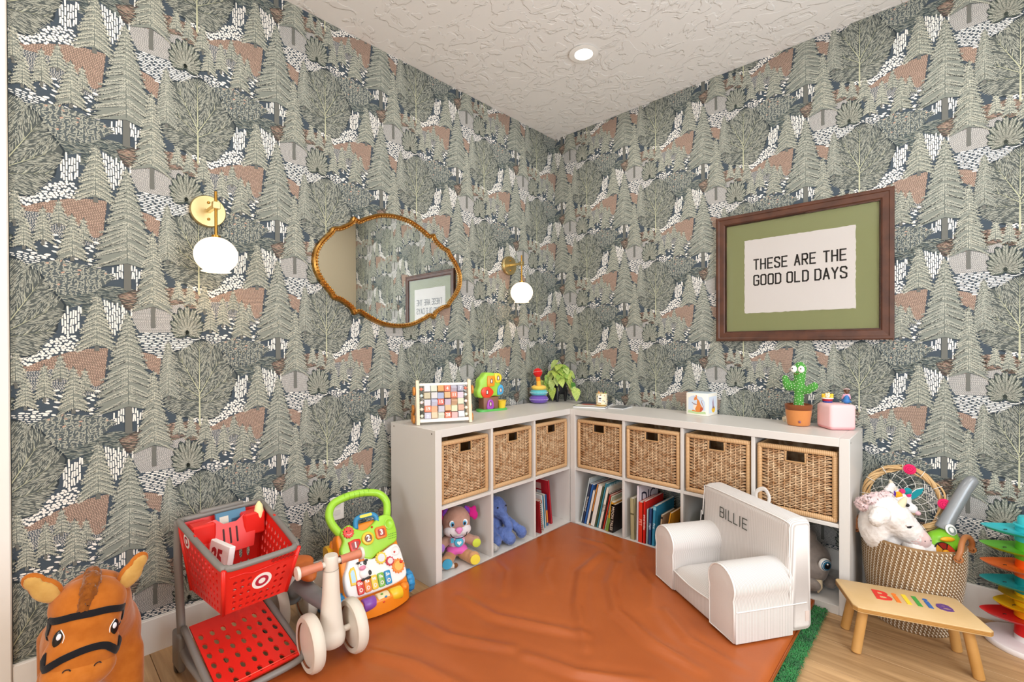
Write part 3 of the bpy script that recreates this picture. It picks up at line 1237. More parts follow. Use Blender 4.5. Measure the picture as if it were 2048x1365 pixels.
def make_basket():
    t = thing('wicker_basket', 'x', 'basket')
    bz, bs = .024, .021
    g = G().box(-BW / 2, .004, BH - bz, BW / 2, .03, BH, r=.009, seg=2)
    g.build('top_rim', m_wrapx, t, 50)
    G().box(-BW / 2, .004, 0, BW / 2, .03, bz, r=.009, seg=2).build('bottom_rim', m_wrapx, t, 50)
    for s in (-1, 1):
        G().box(-BW / 2 if s < 0 else BW / 2 - bs, .003, bz * .6, -BW / 2 + bs if s < 0 else BW / 2, .03, BH - bz * .6, r=.009, seg=2).build('corner_post', m_wrapz, t, 50)
    # strands woven round the stakes
    x0, x1 = -BW / 2 + bs - .004, BW / 2 - bs + .004
    ns = 11
    sx = [x0 + .030 + (x1 - x0 - .06) * i / (ns - 1) for i in range(ns)]
    hx0, hx1, hz0 = -.036, .036, BH - bz - .046
    rows = 32
    g = G()
    for r_ in range(rows):
        z = bz + .004 + (BH - 2 * bz - .006) * (r_ + .5) / rows
        ph = r_ % 2
        spans = [(x0, x1)] if z < hz0 - .004 else [(x0, hx0 - .006), (hx1 + .006, x1)]
        for a, b in spans:
            zc = (BH - 2 * bz - .006) / rows * (.36 if r_ % 2 == 0 else -.36)
            pts = [(a, .014, z + zc)]
            for i, x in enumerate(sx):
                if a + .006 < x < b - .006:
                    pts.append((x, .014 + (.0048 if (i + ph) % 2 else -.0048), z))
                    if i + 1 < ns and sx[i + 1] < b - .006:
                        pts.append(((x + sx[i + 1]) / 2, .014, z))
            pts.append((b, .014, z + zc))
            g.tube(pts, .0034, 5, flat=.95)
    w_ = g.build('weave', m_cane, t, 180)
    w_['kind'] = 'stuff'
    for x in sx:
        top = BH - bz if not (hx0 - .004 < x < hx1 + .004) else hz0
        G().tube([(x, .014, bz), (x, .014, top)], .0034, 6).build('stake', m_cane, t, 180)
    G().tube([(hx0 - .003, .010, BH - bz), (hx0 - .003, .010, hz0), (hx1 + .003, .010, hz0), (hx1 + .003, .010, BH - bz)], .0045, 6).build('handle_rim', m_wrapz, t, 60)
    # dark sheet standing in for shade behind the weave (hand hole left open), sides, back and floor
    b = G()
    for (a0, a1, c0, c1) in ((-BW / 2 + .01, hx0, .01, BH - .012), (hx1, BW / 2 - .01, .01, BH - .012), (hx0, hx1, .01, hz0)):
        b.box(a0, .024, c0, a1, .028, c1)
    b.build('gap_shade', m_dark, t, 0)
    for s in (-1, 1):
        G().box(s * BW / 2 - (.012 if s > 0 else 0), .028, .004, s * BW / 2 + (.012 if s < 0 else 0), BD, BH - .004, r=.003).build('side_wall', m_wrapz, t, 40)
    G().box(-BW / 2, BD - .012, .004, BW / 2, BD, BH - .004, r=.003).build('back_wall', m_cane, t, 40)
    G().box(-BW / 2 + .012, .028, .006, BW / 2 - .012, BD - .012, .016).build('basket_floor', m_cane, t, 0)
    return t


zb = OT + CH + IT + .0005
bk = make_basket()
spots = []
for k, d, lab in ((0, .004, 'wicker basket in the end cube nearest the toy walker'), (1, .002, 'wicker basket in the middle cube above the blue plush'), (2, .004, 'wicker basket in the corner cube above the red picture book')):
    p = ML4 @ Vector((OT + k * (CW + IT) + CW / 2, .006 + d, zb))
    spots.append((p, 90, lab))
for k, d, lab in ((0, .004, 'wicker basket above the leaning books beside the room corner'), (1, .0, 'wicker basket above the upright red books'),
                  (2, .002, 'wicker basket directly behind the backrest of the white chair'), (3, .003, 'wicker basket in the end cube under the pink speaker')):
    p = MR4 @ Vector((OT + k * (CW + IT) + CW / 2, .004 + d, zb))
    spots.append((p, 0, lab))
for i, (p, rz, lab) in enumerate(spots):
    if i == 0:
        bk.location, bk.rotation_euler = p, (0, 0, R(rz))
        bk['label'], bk['group'] = lab, 'wicker baskets in the cube shelves'
    else:
        copy_thing(bk, lab, p, rz)

# ------------------------------------------------------------------ rug and play mat
RX0, RX1, RY0, RY1 = .50, 1.835, -2.42, -.43
rug = thing('shag_rug', 'bright green shag rug sticking out under the orange play mat', 'rug', (0, 0, 0))
G().box(RX0, RY0, .0005, RX1 - .004, RY1, .010, r=.003).build('rug_backing', mat('rug_backing', '#1c5a2a', .95), rug)
rr = random.Random(11)
g = G()
m_shag = mat('green_shag', '#2f8a43', .85, noise=(16, '#1c6030', .2), sheen=.3)
for _ in range(9500):
    y_ = rr.uniform(RY0, RY1 + .004)
    x_ = rr.uniform(1.775, RX1)
    if x_ < 1.80 and y_ < -1.6 and rr.random() < .5:
        continue
    a, l = rr.uniform(0, 2 * PI), rr.uniform(.008, .017)
    h, w = rr.uniform(.007, .0118), rr.uniform(.0014, .0024)
    lx = min(l * math.cos(a) + .003, RX1 + .012 - x_)
    ly = l * math.sin(a) - .004
    b = a + PI / 2
    cx, cy = w * math.cos(b), w * math.sin(b)
    g.add([(x_ - cx, y_ - cy, .008), (x_ + cx, y_ + cy, .008), (x_ + lx * .5 + cx, y_ + ly * .5 + cy, .008 + h), (x_ + lx * .5 - cx, y_ + ly * .5 - cy, .008 + h), (x_ + lx, y_ + ly, .006 + h * .8)], [(0, 1, 2, 3), (3, 2, 4)])
g.build('pile', m_shag, rug, 180)['kind'] = 'stuff'

PX0, PX1, PY0, PY1, PZ0, PZ1 = .4455, 1.787, -2.40, -.4185, .0, .049
folds = [   # soft creases of the cover: polyline, height, width
    ([(1.02, -.62), (1.10, -.75), (1.22, -.85), (1.30, -1.0)], .006, .030),
    ([(.98, -.75), (1.06, -.95), (1.20, -1.12), (1.42, -1.22), (1.6, -1.25)], .010, .035),
    ([(.86, -.70), (.90, -.95), (1.05, -1.2), (1.25, -1.42)], .008, .028),
    ([(.62, -1.5), (.85, -1.5), (1.05, -1.42), (1.2, -1.35)], .007, .032),
    ([(.55, -1.75), (.8, -1.72), (1.05, -1.6)], .007, .03),
    ([(.62, -2.0), (.85, -1.9), (1.1, -1.85)], .008, .035),
    ([(.5, -1.15), (.62, -1.2), (.75, -1.35)], .005, .03),
    ([(1.35, -.98), (1.5, -1.1), (1.7, -1.14)], .006, .03),
    ([(.66, -.62), (.8, -.6), (.95, -.66)], .004, .03),
    ([(1.1, -1.6), (1.3, -1.55), (1.5, -1.42)], .007, .03),
    ([(.7, -.95), (.78, -1.1), (.9, -1.2)], .004, .024),
]


def fold_h(x, y):
    h = .0035 * math.sin(3.1 * x + 2.2 * y + .5) + .003 * math.sin(5.3 * x - 4.1 * y) + .0015 * math.sin(11 * x + 7 * y)
    for pl, a, w in folds:
        best = 1e9
        for i in range(len(pl) - 1):
            ax, ay = pl[i]
            dx, dy = pl[i + 1][0] - ax, pl[i + 1][1] - ay
            t_ = max(0, min(1, ((x - ax) * dx + (y - ay) * dy) / (dx * dx + dy * dy)))
            d2 = (x - ax - dx * t_) ** 2 + (y - ay - dy * t_) ** 2
            if d2 < best:
                best, bi, bt = d2, i, t_
        s_ = (bi + bt) / (len(pl) - 1)
        e = math.sin(PI * min(1, max(0, .08 + .84 * s_))) ** .6
        if best < (3 * w) ** 2:
            d_ = math.sqrt(best)
            h += 1.5 * a * e * (math.exp(-(d_ / (w * .55)) ** 2) - .35 * math.exp(-((d_ - w * 1.3) / (w * .6)) ** 2))
    return h


NX, NY = 96, 140
g = G()
vs, fs = [], []
for j in range(NY + 1):
    for i in range(NX + 1):
        x = PX0 + (PX1 - PX0) * i / NX
        y = PY0 + (PY1 - PY0) * j / NY
        ed = min(x - PX0, PX1 - x, PY1 - y, y - PY0)
        k = min(1, ed / .05)
        rim = .022 * (1 - min(1, ed / .03)) ** 2
        vs.append((x, y, PZ1 + fold_h(x, y) * (k * k * (3 - 2 * k)) - rim))
for j in range(NY):
    for i in range(NX):
        a = j * (NX + 1) + i
        fs.append((a, a + 1, a + NX + 2, a + NX + 1))
per = [i for i in range(NX + 1)] + [j * (NX + 1) + NX for j in range(1, NY + 1)] + [NY * (NX + 1) + i for i in range(NX - 1, -1, -1)] + [j * (NX + 1) for j in range(NY - 1, 0, -1)]
b0 = len(vs)
for p in per:
    vs.append((vs[p][0], vs[p][1], .0205))
for i in range(len(per)):
    j = (i + 1) % len(per)
    fs.append((per[i], b0 + i, b0 + j, per[j]))
fs.append(tuple(b0 + i for i in range(len(per))))
g.add(vs, fs)
pmat = thing('play_mat', 'large burnt orange leather play mat with soft creases on the floor', 'mat')
m_leather = mat('tan_leather', '#b05c2a', .36, noise=(5, '#9f4f21', .3), bump=(220, .08, .001))
g.build('mat_cover', m_leather, pmat, 50)
pts = [(PX0 + .002, PY0, .032), (PX0 + .002, PY1 - .002, .032), (PX1 - .002, PY1 - .002, .032), (PX1 - .002, PY0, .032)]
G().tube(pts, .0035, 6, True).build('edge_seam', mat('leather_piping', '#9c4c1c', .45), pmat, 60)

# ------------------------------------------------------------------ white armchair
ch = thing('kids_armchair', 'small white striped armchair embroidered BILLIE on the orange mat', 'armchair', (1.514, -.726, .0545), -33)
m_strx = mat('seersucker_across', '#e6e2df', .9, wave=(60, 'X', '#b5aeaa'), sheen=.2, bump=(26, .35, .004))
m_stry = mat('seersucker_along', '#e6e2df', .9, wave=(60, 'Y', '#b5aeaa'), sheen=.2, bump=(26, .35, .004))
m_pipe = mat('white_piping', '#e6e3e0', .85)
CWD, CDP, CHT, AW = .272, .1825, .440, .148
bm_ = bmesh.new()
bmesh.ops.create_cube(bm_, size=1.0, matrix=T(0, -.05, .05) @ S(.27, .25, .10))
bmesh.ops.bevel(bm_, geom=bm_.edges[:], offset=.01, segments=3, profile=.5, affect='EDGES')
G().bm(bm_).build('base', m_strx, ch, 60)
# puffed seat cushion
vs, fs = [], []
N_ = 14
for j in range(N_ + 1):
    for i in range(N_ + 1):
        u, v = i / N_ * 2 - 1, j / N_ * 2 - 1
        z = .088 + .042 * (1 - abs(u) ** 4) ** .5 * (1 - abs(v) ** 5) ** .5
        vs.append((u * .130, -.052 + v * .128, z))
for j in range(N_):
    for i in range(N_):
        q = j * (N_ + 1) + i
        fs.append((q, q + 1, q + N_ + 2, q + N_ + 1))
G().add(vs, fs).build('seat_cushion', m_strx, ch, 180)
# back: slab that leans a little
bm_ = bmesh.new()
bmesh.ops.create_cube(bm_, size=1.0, matrix=T(0, .1225, CHT / 2) @ S(2 * CWD, .12, CHT))
for v in bm_.verts:
    if v.co.z > .2:
        v.co.y += .012 if v.co.y < .12 else 0
        v.co.x *= .98
bmesh.ops.bevel(bm_, geom=bm_.edges[:], offset=.03, segments=5, profile=.5, affect='EDGES')
G().bm(bm_).build('backrest', m_strx, ch, 80)
for s in (-1, 1):
    # arm section (x across, z up): straight sides under a fat roll
    cs = [(.004, 0), (AW, 0), (AW, .13), (AW - .004, .16)]
    for i in range(15):
        a = R(-12 + 204 * i / 14)
        cs.append((AW / 2 + .078 * math.cos(a), .196 + .075 * math.sin(a)))
    cs += [(.004, .16), (.002, .13)]
    poly = [(s * (CWD - AW + a), b) for a, b in cs]
    if s < 0:
        poly = poly[::-1]
    g = G().prism(poly, -.08, CDP, Matrix(((1, 0, 0, 0), (0, 0, -1, 0), (0, 1, 0, 0), (0, 0, 0, 1))), bev=.010, seg=3)
    g.build('armrest', m_stry, ch, 70)
    cx_, cz_ = s * (CWD - AW / 2), .14
    fr = [(cx_ + (a - cx_) * .955, -CDP + .0005, cz_ + (b - cz_) * .965) for a, b in poly]
    G().tube(fr, .003, 6, True).build('piping', m_pipe, ch, 80)
    G().tube([(s * (CWD + .0005), -CDP + .01, .118), (s * (CWD + .001), .0, .118), (s * (CWD + .001), .06, .118), (s * (CWD + .0005), .145, .118)], .0024, 6).build('piping', m_pipe, ch, 80)
    G().tube(spline([(s * (CWD + .0005), .066, .118), (s * (CWD + .001), .066, .22), (s * (CWD - .004), .068, .30)], 4), .0024, 6).build('piping', m_pipe, ch, 80)
G().tube(spline([(-.126, -.176, .09), (-.06, -.182, .088), (0, -.184, .087), (.06, -.182, .088), (.126, -.176, .09)], 4), .003, 6).build('piping', m_pipe, ch, 80)
bp_ = [(-.262, .071, .28), (-.257, .078, .40), (-.236, .0795, .428), (0, .0796, .4305), (.236, .0795, .428), (.257, .078, .40), (.262, .072, .30)]
G().tube(spline(bp_, 5), .0028, 6).build('piping', m_pipe, ch, 80)
G().tube(spline([(-.012, .165, .425), (-.014, .168, .462), (.025, .172, .485), (.058, .168, .462), (.056, .165, .425)], 6), .009, 8, flat=.25).build('carry_loop', m_pipe, ch, 80)
G().box(CWD - .001, .138, .045, CWD + .0012, .156, .085).build('side_tag', mat('tag', '#d8c8c0', .8), ch, 0)
m_emb = mat('grey_embroidery', '#55564f', .8)
BMX = T(-.030, .0588, 0) @ RX(88.4)
x_ = -.100
for chh in 'BILLIE':
    lt = G()
    lettering(lt, chh, x_, .318, .044, .026, 0, .0042, BMX, 0, .0012)
    lt.build('letter', m_emb, ch, 0)
    x_ += (.0215 if chh == 'I' else .0345)

# ------------------------------------------------------------------ step stool
st = thing('step_stool', 'small wooden step stool with rainbow name letters inlaid on top', 'stool', (2.103, -.522, 0), 19.5)
m_birch = mat('birch_ply', '#d9b98a', .45, noise=(6, '#cba873', .25))
m_edge = mat('birch_edge', '#c0904f', .5, wave=(60, 'Z', '#a37438', .5))
m_leg = mat('pine_leg', '#cf9f60', .45, noise=(9, '#bd8a48', .25))
top = [(-.205, .098), (-.205, -.03), (-.165, -.122), (-.15, -.128), (.19, -.128), (.21, -.105), (.205, .098), (.19, .108), (-.19, .108)]
top = [(-.206, .10), (-.208, .09), (-.19, -.10), (-.178, -.116), (-.16, -.120), (.196, -.118), (.206, -.108), (.185, .098), (.176, .108), (-.198, .108)]
g = G().prism(top[::-1], .168, .190, bev=.004, seg=2, both=True)
g.build('top_board', m_birch, st, 30)
G().prism([(x * .999, y_ * .999) for x, y_ in top[::-1]], .1725, .1855, S(1.002, 1.004, 1)).build('ply_edge', m_edge, st, 30)
for sx, sy in ((-1, 1), (-1, -1), (1, 1), (1, -1)):
    G().cyl((sx * .178, sy * .083 - .005, 0), (sx * .150, sy * .070 - .003, .17), .0165, .0165, 18, .004).build('leg', m_leg, st, 40)
xx = -.098
for chh, c, w in (('B', '#d8352c', .052), ('i', '#ee7a28', .026), ('l', '#f3cf33', .026), ('l', '#3f9a42', .026), ('i', '#2f62a8', .026), ('e', '#5f3b80', .05)):
    G().text(chh, .105, .0012, T(xx + w / 2, .012, .1905), bold=.0024).build('letter', plastic(c, .5), st, 0)
    xx += w + .006
# ------------------------------------------------------------------ things on top of the shelves
ZT = UH + .0004
# bead frame with turning cubes
ab = thing('bead_frame', 'wooden bead frame with five rows of coloured number cubes', 'toy', (.318, -1.340, ZT), 61.9)
m_wht = mat('white_wood', '#f1ece4', .5)
m_pale = mat('pale_beech', '#ecd9bd', .5)
m_ow = mat('orange_wood', '#d9903f', .45, noise=(40, '#c07a2e', .2))
TB_ = RX(-9)
for s in (-1, 1):
    G().box(s * .137 - .0085, -.012, 0, s * .137 + .0085, .012, .228, TB_, r=.003, seg=2).build('post', m_pale, ab, 40)
    G().box(s * .137 - .007, -.010, 0, s * .137 + .007, .010, .235, T(0, .092, 0) @ RX(14), r=.003).build('rear_leg', m_pale, ab, 40)
G().box(-.128, -.009, .200, .128, .009, .214, TB_, r=.003, seg=2).build('top_bar', m_wht, ab, 40)
G().box(-.128, -.009, .012, .128, .009, .030, TB_, r=.003, seg=2).build('bottom_bar', m_wht, ab, 40)
for z, y_, r_ in ((.172, .035, .023), (.072, .075, .024), (.03, .10, .027), (.024, .045, .022)):
    for s in (-1, 1):
        G().cyl((s * .148, y_, z + (.004 if r_ > z else 0)), (s * .160, y_, z + (.004 if r_ > z else 0)), r_, seg=24, bev=.002).build('wheel', m_ow, ab, 40)
rows = [
    [('#d9d6da', ''), ('#ccd0bf', ''), ('#cf9c63', ''), ('#ef7c63', '4'), ('#b7b4c4', ''), ('#a5a5b6', '7')],
    [('#c2b89b', ''), ('#cfcccc', ''), ('#a7b2cf', ''), ('#d3ab7e', ''), ('#ef8468', '11'), ('#d9c8d6', '')],
    [('#d5d5dd', ''), ('#c3c6da', ''), ('#dd6a5a', '15'), ('#c2b2c4', ''), ('#c8a184', ''), ('#d5d6bb', '')],
    [('#ef8468', '19'), ('#dda986', ''), ('#c4c2d0', ''), ('#d8ad85', ''), ('#d6dcbb', ''), ('#cda28c', '')],
    [('#c3c1d2', 'y'), ('#e2bfa0', ''), ('#d8d9c6', ''), ('#ef7c63', '28'), ('#e3b3b0', ''), ('#d6d6dc', '')]]
bead_c = ['#ef7c63', '#cfe3e6', '#f0e3e6', '#f0f0dc', '#eaf0d8']
rr = random.Random(5)
cube = G().box(-.0160, -.0155, -.0155, .0160, .0155, .0155, r=.0016)
for k, row in enumerate(rows):
    z = .184 - k * .0345
    G().cyl((-.13, 0, z), (.13, 0, z), .0022, seg=8).build('rod', m_pale, ab, 40, TB_)
    for s in (-1, 1):
        G().ball((s * .1165, 0, z), .0085, 12).build('bead', plastic(bead_c[k], .4), ab, 180, TB_)
    for c, (col, tx) in enumerate(row):
        x = -.088 + c * .0350 + rr.uniform(-.0012, .0012)
        a = 0 if tx else rr.choice([0, 12, -14, 35, 40, -8])
        M_ = TB_ @ T(x, 0, z) @ RX(a)
        b = cube.build('number_cube', mat('cube_' + col.strip('#'), col, .55), ab, 30, M_)
        if tx:
            G().text(tx, .0225, .0003, T(0, -.0158, 0) @ RX(90), bold=.0005).build('numeral', mat('white_paint', '#f7f3ee', .6), b, 0)

# plastic tree house
tt = thing('tree_house_toy', 'plastic tree shape sorter with coloured doors and a yellow bucket', 'toy', (.118, -.812, ZT), 74.6)
FR = Matrix(((1, 0, 0, 0), (0, 0, -1, 0), (0, 1, 0, 0), (0, 0, 0, 1)))     # (x, z, towards the front)
sc_ = 1 / 4350.0


def zz(pts):
    return [((a - 640) * sc_, (1235 - b) * sc_) for a, b in pts]


def sm(pts, n=4):
    return [(p.x, p.y) for p in spline([(a, b, 0) for a, b in pts], n, True)]


def ccw(p):
    return p if sum(p[i][0] * p[(i + 1) % len(p)][1] - p[(i + 1) % len(p)][0] * p[i][1] for i in range(len(p))) > 0 else p[::-1]


G().prism(ccw(sm([(-.105, -.045), (-.09, .03), (-.02, .045), (.07, .045), (.1, .02), (.102, -.03), (.05, -.05), (-.03, -.055)])), 0, .012, bev=.005, seg=2).build('grass_base', plastic('#5fbf5a'), tt, 50)
G().prism(ccw(zz([(345, 1215), (345, 860), (820, 860), (800, 1190), (700, 1200), (640, 1140), (600, 1215)])), -.035, .03, FR, bev=.006, seg=2).build('trunk', plastic('#8d5f49', .45), tt, 50)
fol = ccw(sm(zz([(200, 840), (170, 700), (230, 560), (240, 400), (340, 300), (430, 205), (570, 195), (700, 210), (850, 240), (915, 340), (890, 480), (960, 640), (940, 800), (850, 860), (700, 845), (560, 880), (380, 885), (280, 880)])))
G().prism(fol, -.03, .022, FR, bev=.012, seg=3).build('foliage', plastic('#a5d94b', .3), tt, 60)
for col, pts in (('#ee4426', [(280, 720), (330, 610), (440, 580), (560, 600), (660, 720), (590, 840), (460, 880), (340, 850)]),
                 ('#f79a28', [(475, 560), (480, 300), (560, 285), (680, 290), (695, 420), (685, 555), (580, 570)]),
                 ('#f7d93a', [(690, 230), (780, 215), (860, 235), (915, 320), (890, 440), (820, 485), (740, 470), (710, 390)]),
                 ('#4aa9dd', [(785, 800), (800, 620), (870, 540), (940, 560), (975, 680), (940, 790), (860, 815)]),
                 ('#b14fc4', [(450, 1190), (445, 1050), (480, 950), (540, 920), (610, 950), (645, 1050), (625, 1180)])):
    d = G().prism(ccw(sm(zz(pts), 3)), .018 if col != '#b14fc4' else .026, .030 if col != '#b14fc4' else .038, FR, bev=.003, seg=2).build('door', plastic(col), tt, 50)
    cx_ = sum((a - 640) * sc_ for a, b in pts) / len(pts)
    cz_ = sum((1235 - b) * sc_ for a, b in pts) / len(pts)
    arch = [(-.009, -.014), (.009, -.014), (.009, .006), (.006, .013), (0, .016), (-.006, .013), (-.009, .006)]
    zf = .0302 if col != '#b14fc4' else .0382
    w = G().flat([(cx_ + a, cz_ + b) for a, b in arch], zf, FR).build('window', plastic('#6b3a3a'), d, 0)
    G().flat([(cx_ + a * .5, cz_ + b * .7) for a, b in arch], zf + .0003, FR).build('figure', plastic('#f3ece0'), d, 0)
G().lathe([(0, .012), (.022, .012), (.030, .058), (.032, .060), (.028, .060), (.021, .016), (0, .016)], 24, T(.072, -.012, 0)).build('bucket', plastic('#f8cf3a'), tt, 50)

# soft stacking rings
sr = thing('stacking_rings', 'plush stacking ring toy with purple teal and yellow rings, red ball on top', 'toy', (.105, -.325, ZT))


def softring(Ro, h, z, col, st=True):
    g = G()
    pr = []
    for i in range(14):
        a = 2 * PI * i / 14
        pr.append((Ro - h * .62 + h * .62 * math.cos(a), z + h / 2 + h / 2 * math.sin(a)))
    g.lathe(pr + [pr[0]], 40)
    o = g.build('ring', fabric(col, sc=90), sr, 180)
    if st:
        g2 = G()
        for i in range(46):
            a = 2 * PI * i / 46
            g2.ball((Ro * math.cos(a) * 1.0, Ro * math.sin(a) * 1.0, z + h * .5), (.0028, .0028, .0016), 6)
        s2 = g2.build('stitching', mat('white_thread', '#f2eef0', .8), o, 180)
        s2['kind'] = 'stuff'


softring(.067, .056, .001, '#7458b0')
softring(.062, .040, .056, '#62b9c4')
softring(.054, .032, .094, '#efc95a', False)
G().tube([(0, 0, .118), (-.003, 0, .15), (-.008, 0, .18)], [.017, .0155, .0155], 16).build('soft_post', fabric('#f0b64a', sc=90), sr, 60)
G().tube([(-.004, 0, .155), (-.008, 0, .185)], [.0162, .0162], 16).build('orange_band', fabric('#ef8a2c', sc=90), sr, 60)
rb = blob([((-.010, 0, .216), (.034, .034, .033)), ((-.008, 0, .192), .018)], .004, 3).build('ball', fabric('#cf2222', sc=90), sr, 180)
g2 = G()
for i in range(34):
    a = 2 * PI * i / 34
    g2.ball((-.010 + .0345 * math.cos(a), .0345 * math.sin(a), .222 + .006 * math.cos(a)), (.0022, .0022, .0013), 6)
g2.build('stitching', mat('white_thread', '#f2eef0', .8), rb, 180)['kind'] = 'stuff'

# trailing pothos in a black three-legged pot
pl = thing('potted_plant', 'trailing green pothos in a black three legged pot in the corner', 'plant', (.140, -.135, ZT))
m_pot = mat('black_ceramic', '#17181c', .35)
G().lathe([(0, .05), (.03, .052), (.046, .075), (.053, .12), (.054, .165), (.050, .168), (.047, .150), (0, .148)], 32).build('pot', m_pot, pl, 60)
for k in range(3):
    a = R(-70 + 120 * k)
    G().tube([(.036 * math.cos(a), .036 * math.sin(a), .10), (.047 * math.cos(a), .047 * math.sin(a), .06), (.046 * math.cos(a), .046 * math.sin(a), .001)], [.02, .0165, .008], 12).build('pot_leg', m_pot, pl, 60)
G().lathe([(0, .152), (.046, .150)], 20).build('soil', mat('soil', '#2c2119', .95), pl, 0)


def leaf_mesh(col, var, nm):
    out = [(0, -.18), (.20, -.26), (.40, -.12), (.46, .12), (.38, .42), (.2, .78), (0, 1.08)]
    vs, fs = [], []
    for i, (x, y) in enumerate(out):
        vs.append((0, y if i not in (1, 2) else y * .2, -.10 * max(0, y) ** 2))
        vs.append((x, y, .10 * x - .16 * max(0, y) ** 2))
        vs.append((-x, y, .10 * x - .16 * max(0, y) ** 2))
    for i in range(len(out) - 1):
        a, b = 3 * i, 3 * (i + 1)
        fs += [(a, a + 1, b + 1, b), (a, b, b + 2, a + 2)]
    return G().add(vs, fs).mesh('leaf', mat(nm, col, .45, noise=(16, var, .12), spec=.4), 180)


lm = [leaf_mesh('#7fa33c', '#c9d36f', 'pothos_lime'), leaf_mesh('#5f8f38', '#a9c25a', 'pothos_green'), leaf_mesh('#c8d08a', '#7fa84a', 'pothos_pale'), leaf_mesh('#3f7a33', '#5f953f', 'pothos_deep')]
rr = random.Random(21)
lv = [(-.075, -.03, .215, .05, 3), (-.012, -.02, .275, .055, 2)]
for k in range(58):
    a, rad = rr.uniform(0, 2 * PI), rr.uniform(.01, .088) ** 1.0
    lv.append((rad * math.cos(a) + .012, rad * math.sin(a) * .8 - .012, .255 - rad * 1.15 + rr.uniform(-.035, .025), rr.uniform(.038, .058), rr.choice([0, 0, 1, 1, 2, 0])))
trail = [(-.088, -.05, .13, .058, 0), (-.075, -.075, .085, .055, 1), (-.05, -.085, .055, .056, 0), (-.105, -.045, .105, .04, 2), (.012, -.088, .085, .058, 0), (-.04, -.06, .17, .05, 1), (.115, -.02, .125, .05, 3), (.148, -.04, .085, .058, 0), (.125, -.03, .10, .04, 2), (.06, -.07, .16, .05, 0), (.075, .0, .18, .045, 1)]
for (x, y_, z, s_, c) in lv + trail:
    o = bpy.data.objects.new('leaf', lm[c])
    COL.objects.link(o)
    o.parent = pl
    out_a = math.atan2(y_ - .01, x)
    cam_a = R(-52)
    d_ = (cam_a - out_a + PI) % (2 * PI) - PI
    hang = rr.uniform(.35, .95) if z > .18 else rr.uniform(1.0, 1.35)
    yaw = out_a + d_ * (.45 if z > .18 else .85) - PI / 2 + rr.uniform(-.5, .5)
    o.matrix_local = T(x * 1.22, y_ * 1.1, max(z * 1.06, .09)) @ Matrix.Rotation(yaw, 4, 'Z') @ Matrix.Rotation(-hang, 4, 'X') @ Matrix.Rotation(rr.uniform(-.5, .5), 4, 'Y') @ S(s_ * 1.22)
m_vine = mat('vine', '#8f8a45', .6)
for pts in ([(0, 0, .155), (-.05, -.04, .18), (-.085, -.055, .13), (-.07, -.07, .08), (-.05, -.08, .06)], [(0, 0, .155), (-.03, -.06, .16), (-.01, -.085, .12), (.012, -.085, .09)],
            [(0, 0, .155), (.06, -.02, .18), (.10, -.03, .14), (.12, -.035, .085), (.148, -.04, .08)], [(0, 0, .155), (.03, -.06, .15), (.045, -.065, .10), (.05, -.066, .08)],
            [(0, 0, .155), (0, -.01, .22), (.01, -.02, .26)], [(0, 0, .155), (-.04, -.02, .2), (-.07, -.03, .21)], [(.01, 0, .155), (.05, -.02, .2), (.07, -.04, .21)]):
    G().tube(spline(pts, 5), .0018, 5).build('stem', m_vine, pl, 180)

# magazine with a jar candle, small booklet beside it
mg = thing('magazine', 'open-edged magazine lying under the jar candle in the corner', 'magazine', (.485, -.205, ZT), 20)
G().box(-.105, -.135, .0005, .105, .135, .010, r=.001).build('pages', mat('page_edges', '#f0efee', .8), mg, 0)
G().box(-.107, -.137, .010, .107, .137, .0112).build('cover', mat('navy_cover', '#39414f', .4), mg, 0)
G().flat([(-.10, -.13), (.10, -.13), (.10, .0), (-.10, -.02)], .0114, T(0, 0, 0)).build('cover_photo', mat('cover_photo', '#e4dfd6', .4), mg, 0)
G().flat(circle(.05, 20, -.03, -.02, ry=.03), .0116).build('red_shape', mat('red_shape', '#b5442f', .4), mg, 0)
G().flat(circle(.04, 16, .06, -.06, ry=.03), .0116).build('yellow_shape', mat('ochre_shape', '#c99a3e', .4), mg, 0)
bo = thing('booklet', 'thin grey booklet lying beside the candle magazine', 'booklet', (.665, -.165, ZT), 6)
G().box(-.05, -.075, .0005, .05, .075, .006).build('pages', mat('page_edges', '#f0efee', .8), bo, 0)
G().box(-.051, -.076, .006, .051, .076, .0072).build('cover', mat('grey_cover', '#8e8a86', .5, noise=(30, '#5f6a70', .2)), bo, 0)
cn = thing('jar_candle', 'cream patterned jar candle standing on the magazine', 'candle', (.545, -.20, ZT + .0118), 25)
G().lathe([(0, 0), (.034, 0), (.036, .003), (.036, .078), (.034, .08), (.0325, .079), (.0325, .066), (0, .066)], 32).build('jar', mat('amber_glass', '#c9b27a', .15, spec=.6), cn, 60)
jl = Print(1e-4)
G().lathe([(.0365, .006), (.0365, .076)], 32).build('label_wrap', mat('cream_label', '#efe6c8', .6), cn, 60)
rr = random.Random(8)
for k in range(26):
    a, z = rr.uniform(-PI, PI), rr.uniform(.012, .07)
    G().ball((.0366 * math.cos(a), .0366 * math.sin(a), z), (.003, .003, .0038), 6).build('flower', plastic(rr.choice(['#5f6f45', '#8a5a35', '#c08a3c', '#54607a']), .6), cn, 180)
G().box(-.013, -.038, .02, .013, -.0362, .064, RZ(-10)).build('front_label', mat('paper_label', '#f3f1ec', .7), cn, 0)
G().box(-.008, -.0385, .044, .008, -.038, .05, RZ(-10)).box(-.006, -.0385, .034, .006, -.038, .037, RZ(-10)).build('label_print', m_ink, cn, 0)
for x, y_, c in ((-.015, -.01, '#ef8f2e'), (.008, .012, '#3c3f52'), (.022, -.006, '#4f8a3c')):
    G().tube([(x, y_, .06), (x * 1.2, y_, .094)], [.006, .002], 8).build('decoration', plastic(c), cn, 60)

